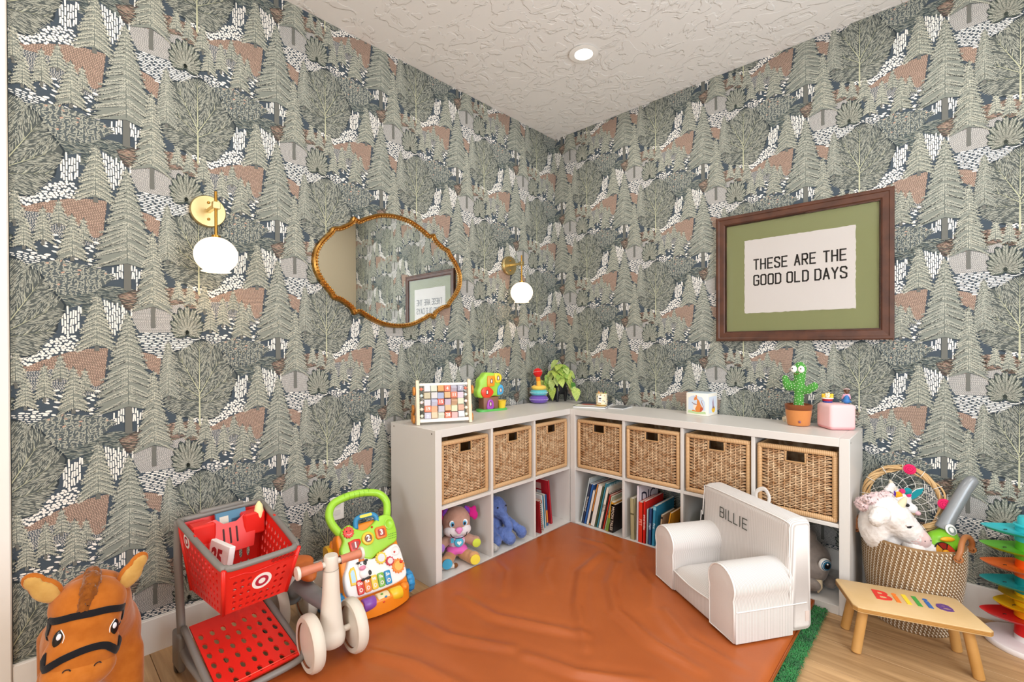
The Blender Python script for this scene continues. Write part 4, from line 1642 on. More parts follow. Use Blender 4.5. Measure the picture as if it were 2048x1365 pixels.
# storybook box with a kangaroo picture
kb = thing('picture_box', 'pale square box with an orange kangaroo picture on its front', 'box', (1.165, -.098, ZT), -4)
BX = .064
G().box(-BX, -BX, 0, BX, BX, .128, r=.003, seg=2).build('box_body', mat('cream_tin', '#f2ede1', .4), kb, 40)
G().box(-BX + .006, -BX + .006, .128, BX - .006, BX - .006, .130).build('lid', mat('pale_blue_lid', '#c8d8e4', .35), kb, 0)
k2 = Print(8e-5)
k2.poly(ccw([(-.052, .03), (-.05, .10), (-.02, .115), (.03, .108), (.048, .08), (.05, .03)]), '#c9d4e4')
k2.layer()
k2.poly(ccw([(-.055, .012), (-.05, .028), (.0, .022), (.05, .026), (.054, .012), (.0, .008)]), '#b9cf9c')
k2.layer()
KS = 1 / 7000.0
kz = lambda pts: ccw([((a - 640) * KS, .004 + (1210 - b) * KS) for a, b in pts])
k2.poly(kz([(430, 1040), (480, 1020), (600, 1050), (540, 930), (560, 880), (640, 830), (650, 600), (530, 640), (520, 570), (560, 500), (450, 500), (600, 480), (590, 420), (640, 410), (650, 540), (740, 640), (800, 790), (870, 900), (890, 990), (830, 1070), (700, 1100), (450, 1080)]), '#d98442')
k2.layer()
k2.poly(kz([(880, 980), (900, 860), (830, 700), (840, 620), (890, 600), (850, 640), (855, 700), (920, 860), (900, 1010)]), '#a8735a')
k2.poly(kz([(790, 900), (880, 900), (890, 990), (830, 1070), (760, 1080)]), '#c0573a')
k2.poly(kz([(500, 820), (620, 800), (640, 830), (560, 1000), (500, 1000)]), '#f0d9c8')
k2.poly(kz([(430, 700), (520, 760), (640, 790), (640, 820), (520, 800), (440, 740)]), '#8f6f72')
k2.build('kangaroo_picture', kb, T(0, -BX - .0003, 0) @ FR)
k3 = Print(8e-5)
k3.poly(ccw([(-.05, .015), (-.05, .11), (.05, .11), (.05, .015)]), '#d3dcea')
k3.layer()
k3.poly(ccw([(-.004, .04), (.018, .04), (.012, .07), (.006, .105), (.0, .075), (-.012, .1), (-.006, .07)]), '#a78f9f')
k3.poly(ccw(circle(.022, 14, .008, .034, ry=.018)), '#e8b93a')
k3.build('side_picture', kb, RZ(90) @ T(0, -BX - .0003, 0) @ FR)

# dancing cactus in a fabric pot
cc = thing('cactus_toy', 'green plush cactus toy with googly eyes in a terracotta fabric pot', 'toy', (1.668, -.150, ZT), -12)
G().lathe([(0, 0), (.046, .001), (.050, .006), (.052, .03), (.056, .055), (.058, .082)], 32).build('pot', fabric('#c9824a', sc=60), cc, 60)
G().lathe([(.056, .078), (.059, .080), (.061, .104), (.058, .107), (.054, .104), (.052, .09)], 32).build('pot_rim', fabric('#7d4526', sc=60), cc, 60)
G().lathe([(0, .099), (.053, .097)], 24).build('felt_soil', fabric('#c8a37a'), cc, 60)
m_cact = fabric('#4f9440', sc=120)
CX_ = T(0, 0, .095) @ S(1.1, 1.1, 1.36) @ T(0, 0, -.095)
body = blob([((0, 0, .09), (.004, 0, .16), .021, .0205), ((.004, 0, .16), (.006, 0, .225), .0205, .026), ((.006, 0, .232), (.028, .024, .03)),
             ((0, -.004, .172), (-.042, -.004, .170), .017, .020), ((-.045, -.004, .172), (-.056, -.004, .196), .020, .015),
             ((0, -.004, .150), (.045, -.004, .160), .014, .016), ((.045, -.004, .160), (.068, -.004, .174), .016, .0155)], .0045, 4)
body.v = [tuple(CX_ @ Vector(p)) for p in body.v]
bo_ = body.build('cactus_body', m_cact, cc, 180)
rr = random.Random(3)
g2 = G()
vs_ = bo_.data.vertices
dots = []
for _ in range(2500):
    v = vs_[rr.randrange(len(vs_))]
    if all((v.co - q).length > .0115 for q in dots):
        dots.append(v.co.copy())
        g2.ball(v.co, .0021, 6)
g2.build('white_spots', mat('white_felt', '#e8efd8', .8), bo_, 180)['kind'] = 'stuff'
for s in (-1, 1):
    e = G().ball(CX_ @ Vector((.006 + s * .0155, -.023, .234)), (.0155, .007, .0175), 16).build('eye', plastic('#f6f3f0', .3), cc, 180)
    G().ball(CX_ @ Vector((.006 + s * .0155 + (-.004 if s < 0 else .0005), -.0288, .236)), (.0034, .002, .0034), 10).build('pupil', plastic('#1a1a1c', .2), e, 180)
G().tube([CX_ @ p for p in spline([(-.006, -.0265, .219), (.002, -.0275, .2155), (.012, -.0265, .218)], 4)], .0015, 6).build('mouth', plastic('#8a5a2a'), cc, 180)
G().lathe([(0, 0), (.006, 0), (.006, .002), (.0045, .003), (0, .003)], 16, T(.027, -.0478, .024) @ RX(90)).build('button', plastic('#8d5a70'), cc, 60)
cb = thing('wooden_block', 'cream wooden piece peeking out behind the cactus pot', 'block', (1.597, -.085, ZT), 30)
G().box(-.008, -.03, .012, .008, .03, .03, RX(-16), r=.002).box(-.006, -.028, 0, .006, -.018, .02, r=.001).box(-.006, .018, 0, .006, .028, .012, r=.001).build('piece', m_pale, cb, 40)

# pink speaker with two figurines
sp = thing('music_box', 'rounded pink cube speaker at the end of the shelf', 'speaker', (1.822, -.135, ZT), 40)
G().box(-.0595, -.0595, .004, .0595, .0595, .122, r=.017, seg=4).build('speaker_body', mat('pink_cover', '#f0c3c4', .75), sp, 80)
G().box(-.058, -.058, 0, .058, .058, .03, r=.014, seg=3).build('speaker_base', mat('pink_base', '#eaa5a8', .7), sp, 80)
f1 = thing('chick_nest_figurine', 'tiny figurine of yellow chicks in a red and blue bowl', 'figurine', (1.785, -.118, ZT + .1223), 10)
G().lathe([(0, 0), (.020, 0), (.0215, .007), (0, .007)], 24).build('blue_foot', plastic('#2c4a9a'), f1, 60)
G().lathe([(.020, .006), (.0235, .020), (.021, .021), (0, .018)], 24).build('red_bowl', plastic('#b02436'), f1, 60)
G().torus(.0225, .0035, 24, 8, T(0, 0, .021)).build('white_rim', plastic('#f2ece0'), f1, 180)
for x, y_, z, c in ((-.014, -.006, .030, '#f2c22e'), (.014, -.006, .030, '#f5cb3a'), (0, .008, .034, '#f0bb2c'), (0, -.012, .034, '#f4e3c2')):
    b = G().ball((x, y_, z), (.011, .010, .012), 14).ball((x + .005, y_ - .004, z + .009), .006, 10).ball((x - .005, y_ - .004, z + .008), .005, 10).build('chick', plastic(c, .4), f1, 180)
    G().tube([(x, y_ - .009, z + .003), (x, y_ - .0145, z + .002)], [.0022, .0006], 6).build('beak', plastic('#e0761e'), b, 180)
f2 = thing('sitting_figurine', 'tiny seated figurine in a pink shirt and blue dungarees', 'figurine', (1.862, -.120, ZT + .1223), 195)
f2.scale = (1.3, 1.3, 1.3)
G_b = blob([((0, 0, .010), (.012, .010, .010)), ((0, 0, .012), (0, .001, .028), .0095, .0085), ((.006, -.004, .008), (.009, -.022, .011), .006, .005), ((-.006, -.004, .008), (-.011, -.024, .008), .006, .005), ((.009, -.022, .011), (.008, -.03, .004), .005, .004), ((-.011, -.024, .008), (-.016, -.030, .004), .005, .004)], .002, 3)
fb = G_b.build('dungarees', plastic('#2f72b5', .5), f2, 180)
blob([((0, .001, .029), (.0095, .0075, .009)), ((.008, 0, .032), (.012, -.008, .018), .0038, .003), ((-.008, 0, .032), (-.012, -.008, .019), .0038, .003)], .0018, 2).build('shirt', plastic('#e5b0c6', .5), f2, 180)
hd = G().ball((0, -.001, .047), (.0085, .0085, .0098), 16).cyl((0, 0, .034), (0, 0, .041), .0035, seg=10).build('head', plastic('#e6b596', .5), f2, 180)
blob([((0, .003, .050), (.0098, .0092, .0095)), ((0, .010, .046), (.006, .004, .010))], .0016, 2).build('hair', plastic('#5b3a26', .5), f2, 180)
G().torus(.0093, .0014, 24, 6, T(0, .0015, .0525) @ RX(18)).build('headband', plastic('#f0d9dc'), f2, 180)
for s in (-1, 1):
    G().ball((s * .0032, -.0093, .048), (.0011, .0006, .0013), 8).build('eye', plastic('#2b1c14'), f2, 180)
G().ball((0, -.0098, .0455), .0011, 8).build('nose', plastic('#dba585', .5), f2, 180)
# ------------------------------------------------------------------ books in the cubes
m_page = mat('book_pages', '#efe8d8', .85)


def book(label, M, th, h, d, col, txt=None, tcol='#f5f1ea', soft=False, face=None, stripe=None):
    """local: x thickness from 0, y depth with the spine at 0, z height"""
    t = thing('book', label, 'book', (0, 0, 0), 0, 'children books in the cube shelves')
    lo = min((M @ Vector((a, b, 0))).z for a in (0, th) for b in (0, d))
    t.matrix_world = T(0, 0, OT + .0006 - lo) @ M
    c = .0018
    m = mat('cover_' + col.strip('#'), col, .4)
    G().box(c, c, c, th - c, d - .003, h - c).build('pages', m_page, t, 0)
    cv = G().box(0, 0, 0, c, d, h).box(th - c, 0, 0, th, d, h).box(0, 0, 0, th, c, h)
    cv.build('cover', m, t, 0)
    if stripe:
        for z0, z1, sc2 in stripe:
            G().box(.0006, -.0004, z0 * h, th - .0006, .0002, z1 * h).build('spine_band', mat('cover_' + sc2.strip('#'), sc2, .4), t, 0)
    if txt:
        G().text(txt, min(th * .95, .024), .0002, T(th / 2, -.0006, h * .5) @ RX(90) @ RZ(-90), bold=.0002).build('spine_title', mat('ink_' + tcol.strip('#'), tcol, .5), t, 0)
    if face:
        side, s2, size, fc, yy, zz_ = face
        if side > 0:
            Mx = T(th + .0006, yy, zz_) @ RZ(90) @ RX(90)
        else:
            Mx = T(-.0006, yy, zz_) @ RZ(-90) @ RX(90)
        G().text(s2, size, .0002, Mx, bold=.0006).build('cover_title', mat('ink_' + fc.strip('#'), fc, .5), t, 0)
    return t


def cellM(k, M4):
    return M4 @ T(OT + k * (CW + IT), 0, OT + .0005)


# leaning row beside the corner
cell = cellM(0, MR4)
book('black and blue picture book with a red dot, standing behind the leaning row', cell @ T(.006, .14, 0) @ RY(3), .008, .215, .2, '#5e86a8', stripe=None)
lean = 13.0
x = .018
row = [('tall pale teal book with a handwritten white cover, first of the leaning row', .011, .305, .20, '#c3d0d2', None, (1, 'Nature', .05, '#23262e', .12, .25)),
       ('navy book with white spine lettering in the leaning row', .016, .268, .19, '#323c55', 'The Invention of', None),
       ('bright blue book in the leaning row', .017, .268, .20, '#2f62a8', None, None),
       ('white book between the blue and orange ones in the leaning row', .018, .228, .19, '#e8e2da', None, None),
       ('orange spotted spine book in the leaning row', .011, .275, .20, '#d98a3c', None, None),
       ('thick white book in the middle of the leaning row', .030, .270, .20, '#e9e4dc', None, None),
       ('dark olive book in the leaning row', .012, .272, .20, '#4b5a3c', None, None),
       ('tall teal book with blue cover lettering in the leaning row', .013, .295, .21, '#3f8a9c', None, (1, 'MARTHA', .034, '#cfe6ee', .10, .272)),
       ('cream book with Just on its cover in the leaning row', .019, .268, .205, '#e7ded0', 'Just So', (1, 'Just', .045, '#2a2624', .09, .215)),
       ('thin dark brown book in the leaning row', .009, .235, .19, '#3c302c', None, None),
       ('red book in the leaning row', .012, .228, .18, '#c23a2a', None, None),
       ('pale green thin book in the leaning row', .012, .222, .18, '#b9bfa6', 'Frog', None),
       ('yellow and green small book near the end of the leaning row', .020, .19, .16, '#d79a2c', None, None)]
cl = math.cos(R(lean))
for lab, th, h, d, col, tx, fc in row:
    book(lab, cell @ T(x, .03 if h > .2 else .02, 0) @ T(0, 0, th * math.sin(R(lean))) @ RY(lean), th, h, d, col, tx, '#e8dfd0' if col not in ('#e7ded0', '#b9bfa6') else '#4a3a30', face=fc,
         stripe=[(.02, .45, '#6f8f3f')] if col == '#d79a2c' else ([(.05, .35, '#2c2c2c')] if col == '#d98a3c' else None))
    x += th / cl + .0006
book('black small book with cream letters, last of the leaning row', cell @ T(x + .004, .02, 0) @ RY(6), .028, .175, .15, '#211a18', 'MOON TALES', '#d9c9b4')

# upright row
cell = cellM(1, MR4)
book('khaki board book, first of the upright row', cell @ T(.030, .02, 0) @ RY(-1), .026, .24, .2, '#a89f78', None, stripe=[(.6, .64, '#5f5a3c')])
book('tall white dictionary with big black cover letters', cell @ T(.0605, .03, 0) @ RY(1), .016, .318, .24, '#e9e2ea', None, face=(1, 'DIC', .105, '#20203a', .11, .235))
book('red PET book in the upright row', cell @ T(.081, .015, 0) @ RY(1), .026, .232, .19, '#d8331f', 'PET', '#f2a08c')
book('red animal stories book next to the PET book', cell @ T(.109, .015, 0) @ RY(1.5), .016, .243, .22, '#cf1f18', 'animal families', '#f7e3dc')
book('thin pale teal book in the upright row', cell @ T(.128, .02, 0) @ RY(1.5), .010, .20, .18, '#a9c8cc')
book('navy book with pale symbols in the upright row', cell @ T(.141, .02, 0) @ RY(2), .017, .21, .18, '#2c4a78', 'Night', '#bcd0e6')
book('teal blue book with a glossy cover in the upright row', cell @ T(.161, .02, 0) @ RY(3), .018, .228, .235, '#2f86a8', 'First', '#cfe8ee', stripe=[(.9, .98, '#7fc0d0')])
book('small tan book with a dark border in the upright row', cell @ T(.195, .03, 0) @ RY(6), .012, .185, .16, '#b39b7c', stripe=[(.88, .95, '#2b2622')])
book('orange flower picture book leaning at the end of the upright row', cell @ T(.230, .02, 0) @ RY(11), .010, .215, .22, '#dd9a2a', face=None)
book('large black book at the back of the upright row', cell @ T(.252, .15, 0) @ RY(8), .022, .29, .2, '#1d2320')
cell = cellM(2, MR4)
book('sea green book leaning behind the white chair', cell @ T(.155, .05, 0) @ RY(-14), .010, .24, .2, '#6f9f8e')
book('dark green book behind the white chair', cell @ T(.19, .07, 0) @ RY(-10), .018, .25, .2, '#2f3f36')
book('brown book behind the white chair', cell @ T(.225, .06, 0) @ RY(-8), .02, .23, .2, '#7a5a44')

# corner cube of the left unit
cell = cellM(2, ML4)
rb_ = book('large red board book with picture squares in the corner cube', cell @ T(.215, .06, 0) @ RY(-7), .016, .285, .235, '#b3202e')
for i in range(3):
    for j in range(2):
        G().box(-.0009, .06 + i * .05, .17 + j * .05, -.0003, .1 + i * .05, .21 + j * .05).build('picture_square', mat('sq%d' % ((i + j) % 3), ['#e9e3e0', '#d8a9a4', '#7f9a5a'][(i + j) % 3], .5), rb_, 0)
for (x, th, h, d, col, lab, y0) in ((.010, .012, .20, .2, '#9a1f24', 'thin dark red book at the front of the corner cube', .012), (.028, .014, .195, .17, '#b8b4aa', 'grey spiral bound book in the corner cube', .02), (.046, .012, .19, .17, '#d8764a', 'orange and white book in the corner cube', .03),
                                    (.064, .010, .215, .2, '#e8ebee', 'white book with a blue edge in the corner cube', .04), (.080, .013, .205, .19, '#3f8fa8', 'teal book in the corner cube', .05), (.099, .011, .21, .19, '#e3ded2', 'ivory book in the corner cube', .055), (.117, .016, .20, .18, '#2d5f9a', 'blue and orange book in the corner cube', .06)):
    b = book(lab, cell @ T(x * 1.12 + .04, y0, 0) @ RY(-5), th, h, d, col, stripe=[(.1, .5, '#e08a3a')] if col == '#2d5f9a' else ([(.2, .9, '#f0ebe2')] if col == '#d8764a' else None))
    if col == '#b8b4aa':
        for i in range(14):
            G().torus(.006, .0012, 12, 5, T(.007, 0, .02 + i * .0125) @ RX(8)).build('spiral_loop', mat('wire', '#55524c', .4, 1.0), b, 180)

# ------------------------------------------------------------------ plush toys in the cubes


def plushmat(nm, c, c2, sc=70, st=.5):
    return mat(nm, c, .95, noise=(35, c2, .25), sheen=.35, bump=(sc, st, .004), spec=.15)


# puppy
cell = cellM(0, ML4)
pz = thing('plush_puppy', 'tan plush puppy with pink ears and colourful clothes sitting in the cube', 'plush toy')
pz.matrix_world = cell @ T(.195, .135, 0) @ RZ(-26)
m_tan = plushmat('puppy_tan', '#bb9482', '#ab8272', 120, .3)
blob([((0, 0, .07), (.055, .048, .06)), ((0, -.005, .1), (.045, .04, .04))], .006, 4).build('body', m_tan, pz, 180)
blob([((0, -.01, .21), (.078, .066, .072)), ((-.03, -.03, .175), (.045, .04, .035)), ((.03, -.03, .175), (.045, .04, .035)), ((0, -.02, .245), (.06, .05, .04))], .006, 5).build('head', m_tan, pz, 180)
blob([((-.032, -.042, .170), (.043, .036, .032)), ((.032, -.042, .170), (.043, .036, .032)), ((0, -.05, .168), (.03, .032, .03))], .005, 4).build('muzzle', plushmat('puppy_white', '#e6e2e4', '#d6d0d4', 120, .2), pz, 180)
blob([((0, -.081, .183), (.021, .012, .014)), ((0, -.082, .172), (.012, .01, .012))], .004, 3).build('nose', fabric('#e08ac0'), pz, 180)
G().tube(spline([(-.045, -.072, .166), (-.035, -.084, .15), (0, -.088, .141), (.035, -.084, .15), (.045, -.072, .166)], 5), .0022, 6).build('smile', fabric('#2c2022'), pz, 180)
for s in (-1, 1):
    e = G().ball((s * .035, -.066, .212), (.015, .006, .018), 16, ).build('eye', plastic('#f2f4f6', .3), pz, 180)
    G().ball((s * .033, -.0705, .211), (.0105, .0035, .0135), 14).build('iris', plastic('#4fa8d8', .3), e, 180)
    G().ball((s * .032, -.0735, .210), (.006, .0022, .0085), 12).build('pupil', plastic('#141416', .2), e, 180)
    blob([((s * .065, -.005, .262), (.016, .014, .014)), ((s * .092, -.012, .245), (.02, .012, .034), (0, s * 25, 0)), ((s * .105, -.014, .222), (.017, .011, .025), (0, s * 12, 0))], .005, 4).build('ear', fabric('#c0207c'), pz, 180)
    blob([((s * .062, -.016, .262), (.012, .008, .012)), ((s * .052, -.016, .274), (.008, .006, .01)), ((s * .07, -.018, .25), (.006, .005, .012))], .0035, 3).build('bow', fabric('#7a3aa8'), pz, 180)
    a = blob([((s * .045, -.01, .115), (s * .092, -.05, .098), .026, .026), ((s * .095, -.052, .098), (.03, .026, .03))], .006, 4).build('arm', m_tan, pz, 180)
    G().lathe([(0, 0), (.022, 0), (.023, .003), (.018, .006), (0, .007)], 20, T(s * .096, -.073, .098) @ RX(90)).build('hand_badge', fabric('#a77cd0' if s < 0 else '#c3d04a'), a, 60)
    l = blob([((s * .035, -.03, .035), (s * .07, -.10, .032), .032, .032), ((s * .072, -.105, .036), (.034, .024, .036))], .006, 4).build('leg', plushmat('puppy_leg', '#cf9c72', '#bd8a60', 120, .3), pz, 180)
    G().lathe([(0, 0), (.026, 0), (.026, .004), (0, .006)], 20, T(s * .073, -.126, .036) @ RX(90)).build('foot_badge', fabric('#4aa3c8' if s < 0 else '#e8d24a'), l, 60)
blob([((0, -.018, .105), (.05, .042, .042))], .006, 3).build('shirt', mat('dotted_shirt', '#dfe3f0', .9, noise=(55, '#e9a6cc', .06)), pz, 180)
blob([((0, -.022, .062), (.06, .046, .026)), ((-.03, -.045, .055), (.03, .02, .02)), ((.03, -.045, .055), (.03, .02, .02))], .006, 3).build('skirt', fabric('#e065b4'), pz, 180)
hb = G().lathe([(0, 0), (.024, 0), (.025, .004), (.02, .009), (0, .010)], 24, T(.004, -.056, .108) @ RX(90)).build('heart_button', fabric('#58b6d6'), pz, 60)
hp = [(.012 * 16 * math.sin(t) ** 3 / 16, .012 * (13 * math.cos(t) - 5 * math.cos(2 * t) - 2 * math.cos(3 * t) - math.cos(4 * t)) / 16) for t in [2 * PI * i / 24 for i in range(24)]]
G().prism(ccw(hp), 0, .003, T(.004, -.0662, .108) @ RX(90)).build('heart', fabric('#e6f2f6'), hb, 40)
G().text('B', .03, .002, T(-.031, -.061, .122) @ RX(90), bold=.002).build('letter', fabric('#58b6d6'), pz, 0)

# cream plush with a long tail tucked beside the puppy
wp = thing('plush_lamb', 'cream plush with a brown tipped tail half hidden beside the puppy', 'plush toy')
wp.matrix_world = cell @ T(.043, .125, 0) @ RZ(10)
m_cream = plushmat('cream_fleece', '#d9d0c9', '#c4b9b2', 110, .6)
blob([((0, .03, .07), (.035, .05, .065)), ((0, .0, .155), (.032, .036, .04)), ((.028, -.01, .115), (.016, .016, .05), (0, -20, 0))], .006, 4).build('body', m_cream, wp, 180)
blob([((-.005, -.025, .025), (.024, .03, .022)), ((.0, -.04, .018), (.055, -.085, .016), .015, .0125)], .005, 3).build('tail', m_cream, wp, 180)
G().ball((.063, -.091, .016), (.014, .014, .0125), 14).build('tail_tip', plushmat('tip_brown', '#7d4f2c', '#6b4224', 110, .4), wp, 180)
blob([((.036, .01, .07), (.022, .02, .03)), ((.05, -.005, .075), (.016, .02, .016))], .005, 3).build('paw', plushmat('paw_taupe', '#a3917f', '#8d7c6c', 110, .5), wp, 180)

# blue shaggy elephant
cell = cellM(1, ML4)
el = thing('plush_elephant', 'shaggy periwinkle blue plush sitting in the middle cube', 'plush toy')
el.matrix_world = cell @ T(.165, .15, 0) @ RZ(-8)
m_blue = plushmat('blue_fur', '#6a80bd', '#53689f', 75, .9)
eb = blob([((-.02, .02, .08), (.07, .06, .075)), ((-.01, .0, .195), (.066, .058, .062)), ((.0, -.035, .17), (.035, .035, .04)), ((.02, -.05, .145), (.03, -.09, .09), .026, .02),
           ((.045, -.02, .12), (.10, -.10, .06), .027, .025), ((.105, -.105, .05), (.032, .03, .036)), ((-.05, -.01, .11), (-.08, -.08, .05), .028, .026), ((-.01, -.06, .06), (.01, -.115, .04), .034, .036), ((-.07, -.09, .04), (.032, .034, .036)),
           ((.055, .02, .17), (.02, .045, .05))], .0065, 3)
rr = random.Random(9)
eb.v = [tuple(Vector(p) + Vector((rr.uniform(-1, 1), rr.uniform(-1, 1), rr.uniform(-1, 1))) * .0022) for p in eb.v]
eb.build('body', m_blue, el, 180)
for s in (-1, 1):
    G().ball((.0 + s * .03, -.056, .207), .005, 10).build('eye', plastic('#18181c', .2), el, 180)
bt = thing('plush_bear', 'brown plush tucked behind the blue one in the middle cube', 'plush toy')
bt.matrix_world = cell @ T(.07, .285, 0)
blob([((0, 0, .09), (.06, .05, .085)), ((0, -.01, .215), (.05, .045, .048)), ((-.04, -.01, .25), .018), ((.04, -.01, .25), .018)], .008, 4).build('body', plushmat('bear_brown', '#5f4638', '#4c382c', 90, .6), bt, 180)
gy = thing('grey_plush', 'small grey plush lying at the foot of the blue one', 'plush toy')
gy.matrix_world = cell @ T(.036, .05, 0)
blob([((0, 0, .024), (.024, .038, .022)), ((.016, -.02, .018), (.014, .012, .013))], .005, 3).build('body', plushmat('pale_grey', '#b9b6b2', '#a19e9a', 110, .5), gy, 180)

# big-eyed grey plush in the end cube of the right unit
cell = cellM(3, MR4)
gp = thing('plush_creature', 'grey plush creature with a big blue eye and a felt tusk in the end cube', 'plush toy')
gp.matrix_world = cell @ T(.185, .145, 0) @ RZ(20)
m_gr = plushmat('elephant_grey', '#8b8078', '#776c65', 110, .45)
blob([((0, 0, .115), (.105, .085, .10)), ((.01, -.06, .09), (.07, .05, .06)), ((-.02, .02, .215), (.07, .05, .05)), ((.0, .03, .06), (.10, .08, .055))], .008, 5).build('head', m_gr, gp, 180)
for s, (ex, ey, ez) in ((1, (.062, -.088, .132)), (-1, (-.062, -.080, .132))):
    M_ = T(ex, ey, ez) @ RZ(28 * s) @ RX(90)
    e = G().lathe([(0, .012), (.02, .010), (.0285, .002), (.029, -.006)], 28, M_).build('eye_white', plastic('#e7e3dc', .25), gp, 180)
    G().lathe([(0, .0135), (.018, .0115), (.0245, .0062)], 28, M_).build('iris', mat('blue_iris', '#2f7a9c', .15, noise=(60, '#174a66', .2)), e, 180)
    G().lathe([(0, .0152), (.010, .0142), (.014, .0128)], 24, M_).build('pupil', plastic('#0c0d10', .1), e, 180)
    G().ball((ex + .006, ey - .0135, ez + .009), .004, 10).build('glint', plastic('#ffffff', .1), e, 180)
for s in (-1, 1):
    G().tube([(s * .035, -.098, .062), (s * .036, -.112, .035), (s * .028, -.118, .012)], [.015, .012, .003], 10).build('tusk', fabric('#cdb897'), gp, 180)
blob([((.0, -.10, .04), (.05, .04, .03)), ((.09, -.02, .03), (.03, .05, .026))], .007, 3).build('paws', m_gr, gp, 180)
# ------------------------------------------------------------------ woven rope basket and what is in it
rb_ = thing('rope_basket', 'tall round rope basket with white stitching behind the step stool', 'basket', (2.104, -.222, 0))
prof = [(.135, .002), (.142, .05), (.152, .12), (.162, .20), (.168, .28), (.168, .345)]


def brad(z):
    for (r0, z0), (r1, z1) in zip(prof, prof[1:]):
        if z <= z1:
            return r0 + (r1 - r0) * (z - z0) / (z1 - z0)
    return prof[-1][0]


NC = 29
pts = [(0, .002), (.13, .002)]
for k in range(NC):
    z = .006 + k * .0121
    for a in (-60, -20, 20, 60):
        pts.append((brad(z) + .0045 * math.cos(R(a)), z + .0055 * math.sin(R(a))))
pts += [(brad(.35) - .004, .356), (brad(.35) - .010, .352), (brad(.30) - .010, .25), (.125, .03), (0, .02)]
G().lathe(pts, 72).build('coils', mat('jute', '#94744f', .9, noise=(40, '#7a5c3b', .25)), rb_, 60)
g = G()
for k in range(NC):
    z = .006 + k * .0121
    n = 66
    for i in range(n):
        a = 2 * PI * (i + .14 * k) / n
        M_ = RZ(math.degrees(a)) @ T(brad(z) + .0052, 0, z) @ RX(24)
        g.add([(-.002, -.0019, -.0058), (-.002, .0019, -.0058), (.0012, -.0018, 0), (.0012, .0018, 0), (-.002, -.0019, .0058), (-.002, .0019, .0058)], [(0, 1, 3, 2), (2, 3, 5, 4)], M_)
g.build('stitching', mat('stitch_cream', '#e0d6c4', .85), rb_, 180)['kind'] = 'stuff'
m_lth = mat('handle_leather', '#a5683a', .5, bump=(80, .2))
for a0 in (-14, 158):
    M_ = RZ(a0)
    p = spline([(.165, -.085, .335), (.172, -.075, .365), (.170, -.045, .395), (.168, 0, .405), (.170, .045, .395), (.172, .075, .365), (.165, .085, .335)], 5)
    h = G().tube(p, .0095, 10, M=M_).build('handle', m_lth, rb_, 180)
    for s in (-1, 1):
        G().torus(.0115, .004, 14, 8, M_ @ T(.169, s * .083, .338) @ RX(90 + s * 12), 2.0).build('wrap', m_lth, h, 180)

CAMZ = 43.73     # horizontal heading of the things leaning in the basket
# big white unicorn plush
un = thing('plush_unicorn', 'large white plush unicorn with a pale pink muzzle in the rope basket', 'plush toy', (2.112, -.235, .30), CAMZ)
m_fur = plushmat('white_fur', '#ece7e3', '#d9d2cd', 60, .8)
rr = random.Random(31)


def fluff(g, a):
    g.v = [tuple(Vector(p) + Vector((rr.uniform(-1, 1), rr.uniform(-1, 1), rr.uniform(-1, 1))) * a) for p in g.v]
    return g


fluff(blob([((-.135, 0, .175), (.068, .06, .068)), ((-.105, -.01, .15), (-.045, -.035, .085), .068, .05), ((-.15, .02, .10), (.06, .06, .10)), ((-.10, .03, .02), (.07, .06, .09))], .008, 4), .0022).build('head', m_fur, un, 180)
blob([((-.045, -.035, .085), (-.020, -.045, .068), .049, .040), ((-.012, -.048, .062), (.037, .033, .034))], .006, 4).build('muzzle', plushmat('pink_muzzle', '#e2c6c1', '#d9b8b4', 120, .3), un, 180)
for s in (-1, 1):
    G().ball((-.012 + s * .014, -.0795 + s * .002, .071), .0028, 8).build('nostril', plastic('#3a2c2c', .4), un, 180)
e = G().ball((-.086, -.0755, .128), (.011, .007, .007), 12).build('eye', plastic('#2a2a2e', .15), un, 180)
G().tube(spline([(-.099, -.078, .133), (-.086, -.083, .1365), (-.072, -.078, .132)], 4), .003, 6).build('eyelid', m_fur, un, 180)
fluff(blob([((-.178, -.045, .165), (.04, .03, .036), (0, 25, 0)), ((-.20, -.05, .15), (.03, .025, .03))], .006, 4), .0022).build('ear', m_fur, un, 180)
fluff(blob([((-.085, .03, .235), (.02, .016, .038), (0, 20, 0)), ((-.07, .03, .26), (.016, .012, .02))], .006, 4), .002).build('ear', m_fur, un, 180)
G().lathe([(.019, 0), (.016, .018), (.012, .042), (.005, .06), (0, .063)], 18, T(-.098, -.035, .185) @ RY(26) @ RX(8)).build('horn', fabric('#dccfae'), un, 180)
fluff(blob([((-.19, .0, .215), (.035, .03, .018)), ((-.15, .0, .228), (.035, .03, .018)), ((-.118, .0, .235), (.025, .025, .016)), ((-.205, .02, .19), (.025, .03, .03))], .006, 3), .005).build('mane', plushmat('pink_mane', '#e9d0cf', '#dcbcbc', 60, .9), un, 180)
fluff(blob([((-.02, -.03, .055), (.055, -.075, -.005), .028, .026), ((-.045, -.04, .04), (-.02, -.10, -.03), .035, .03)], .008, 3), .002).build('leg', m_fur, un, 180)

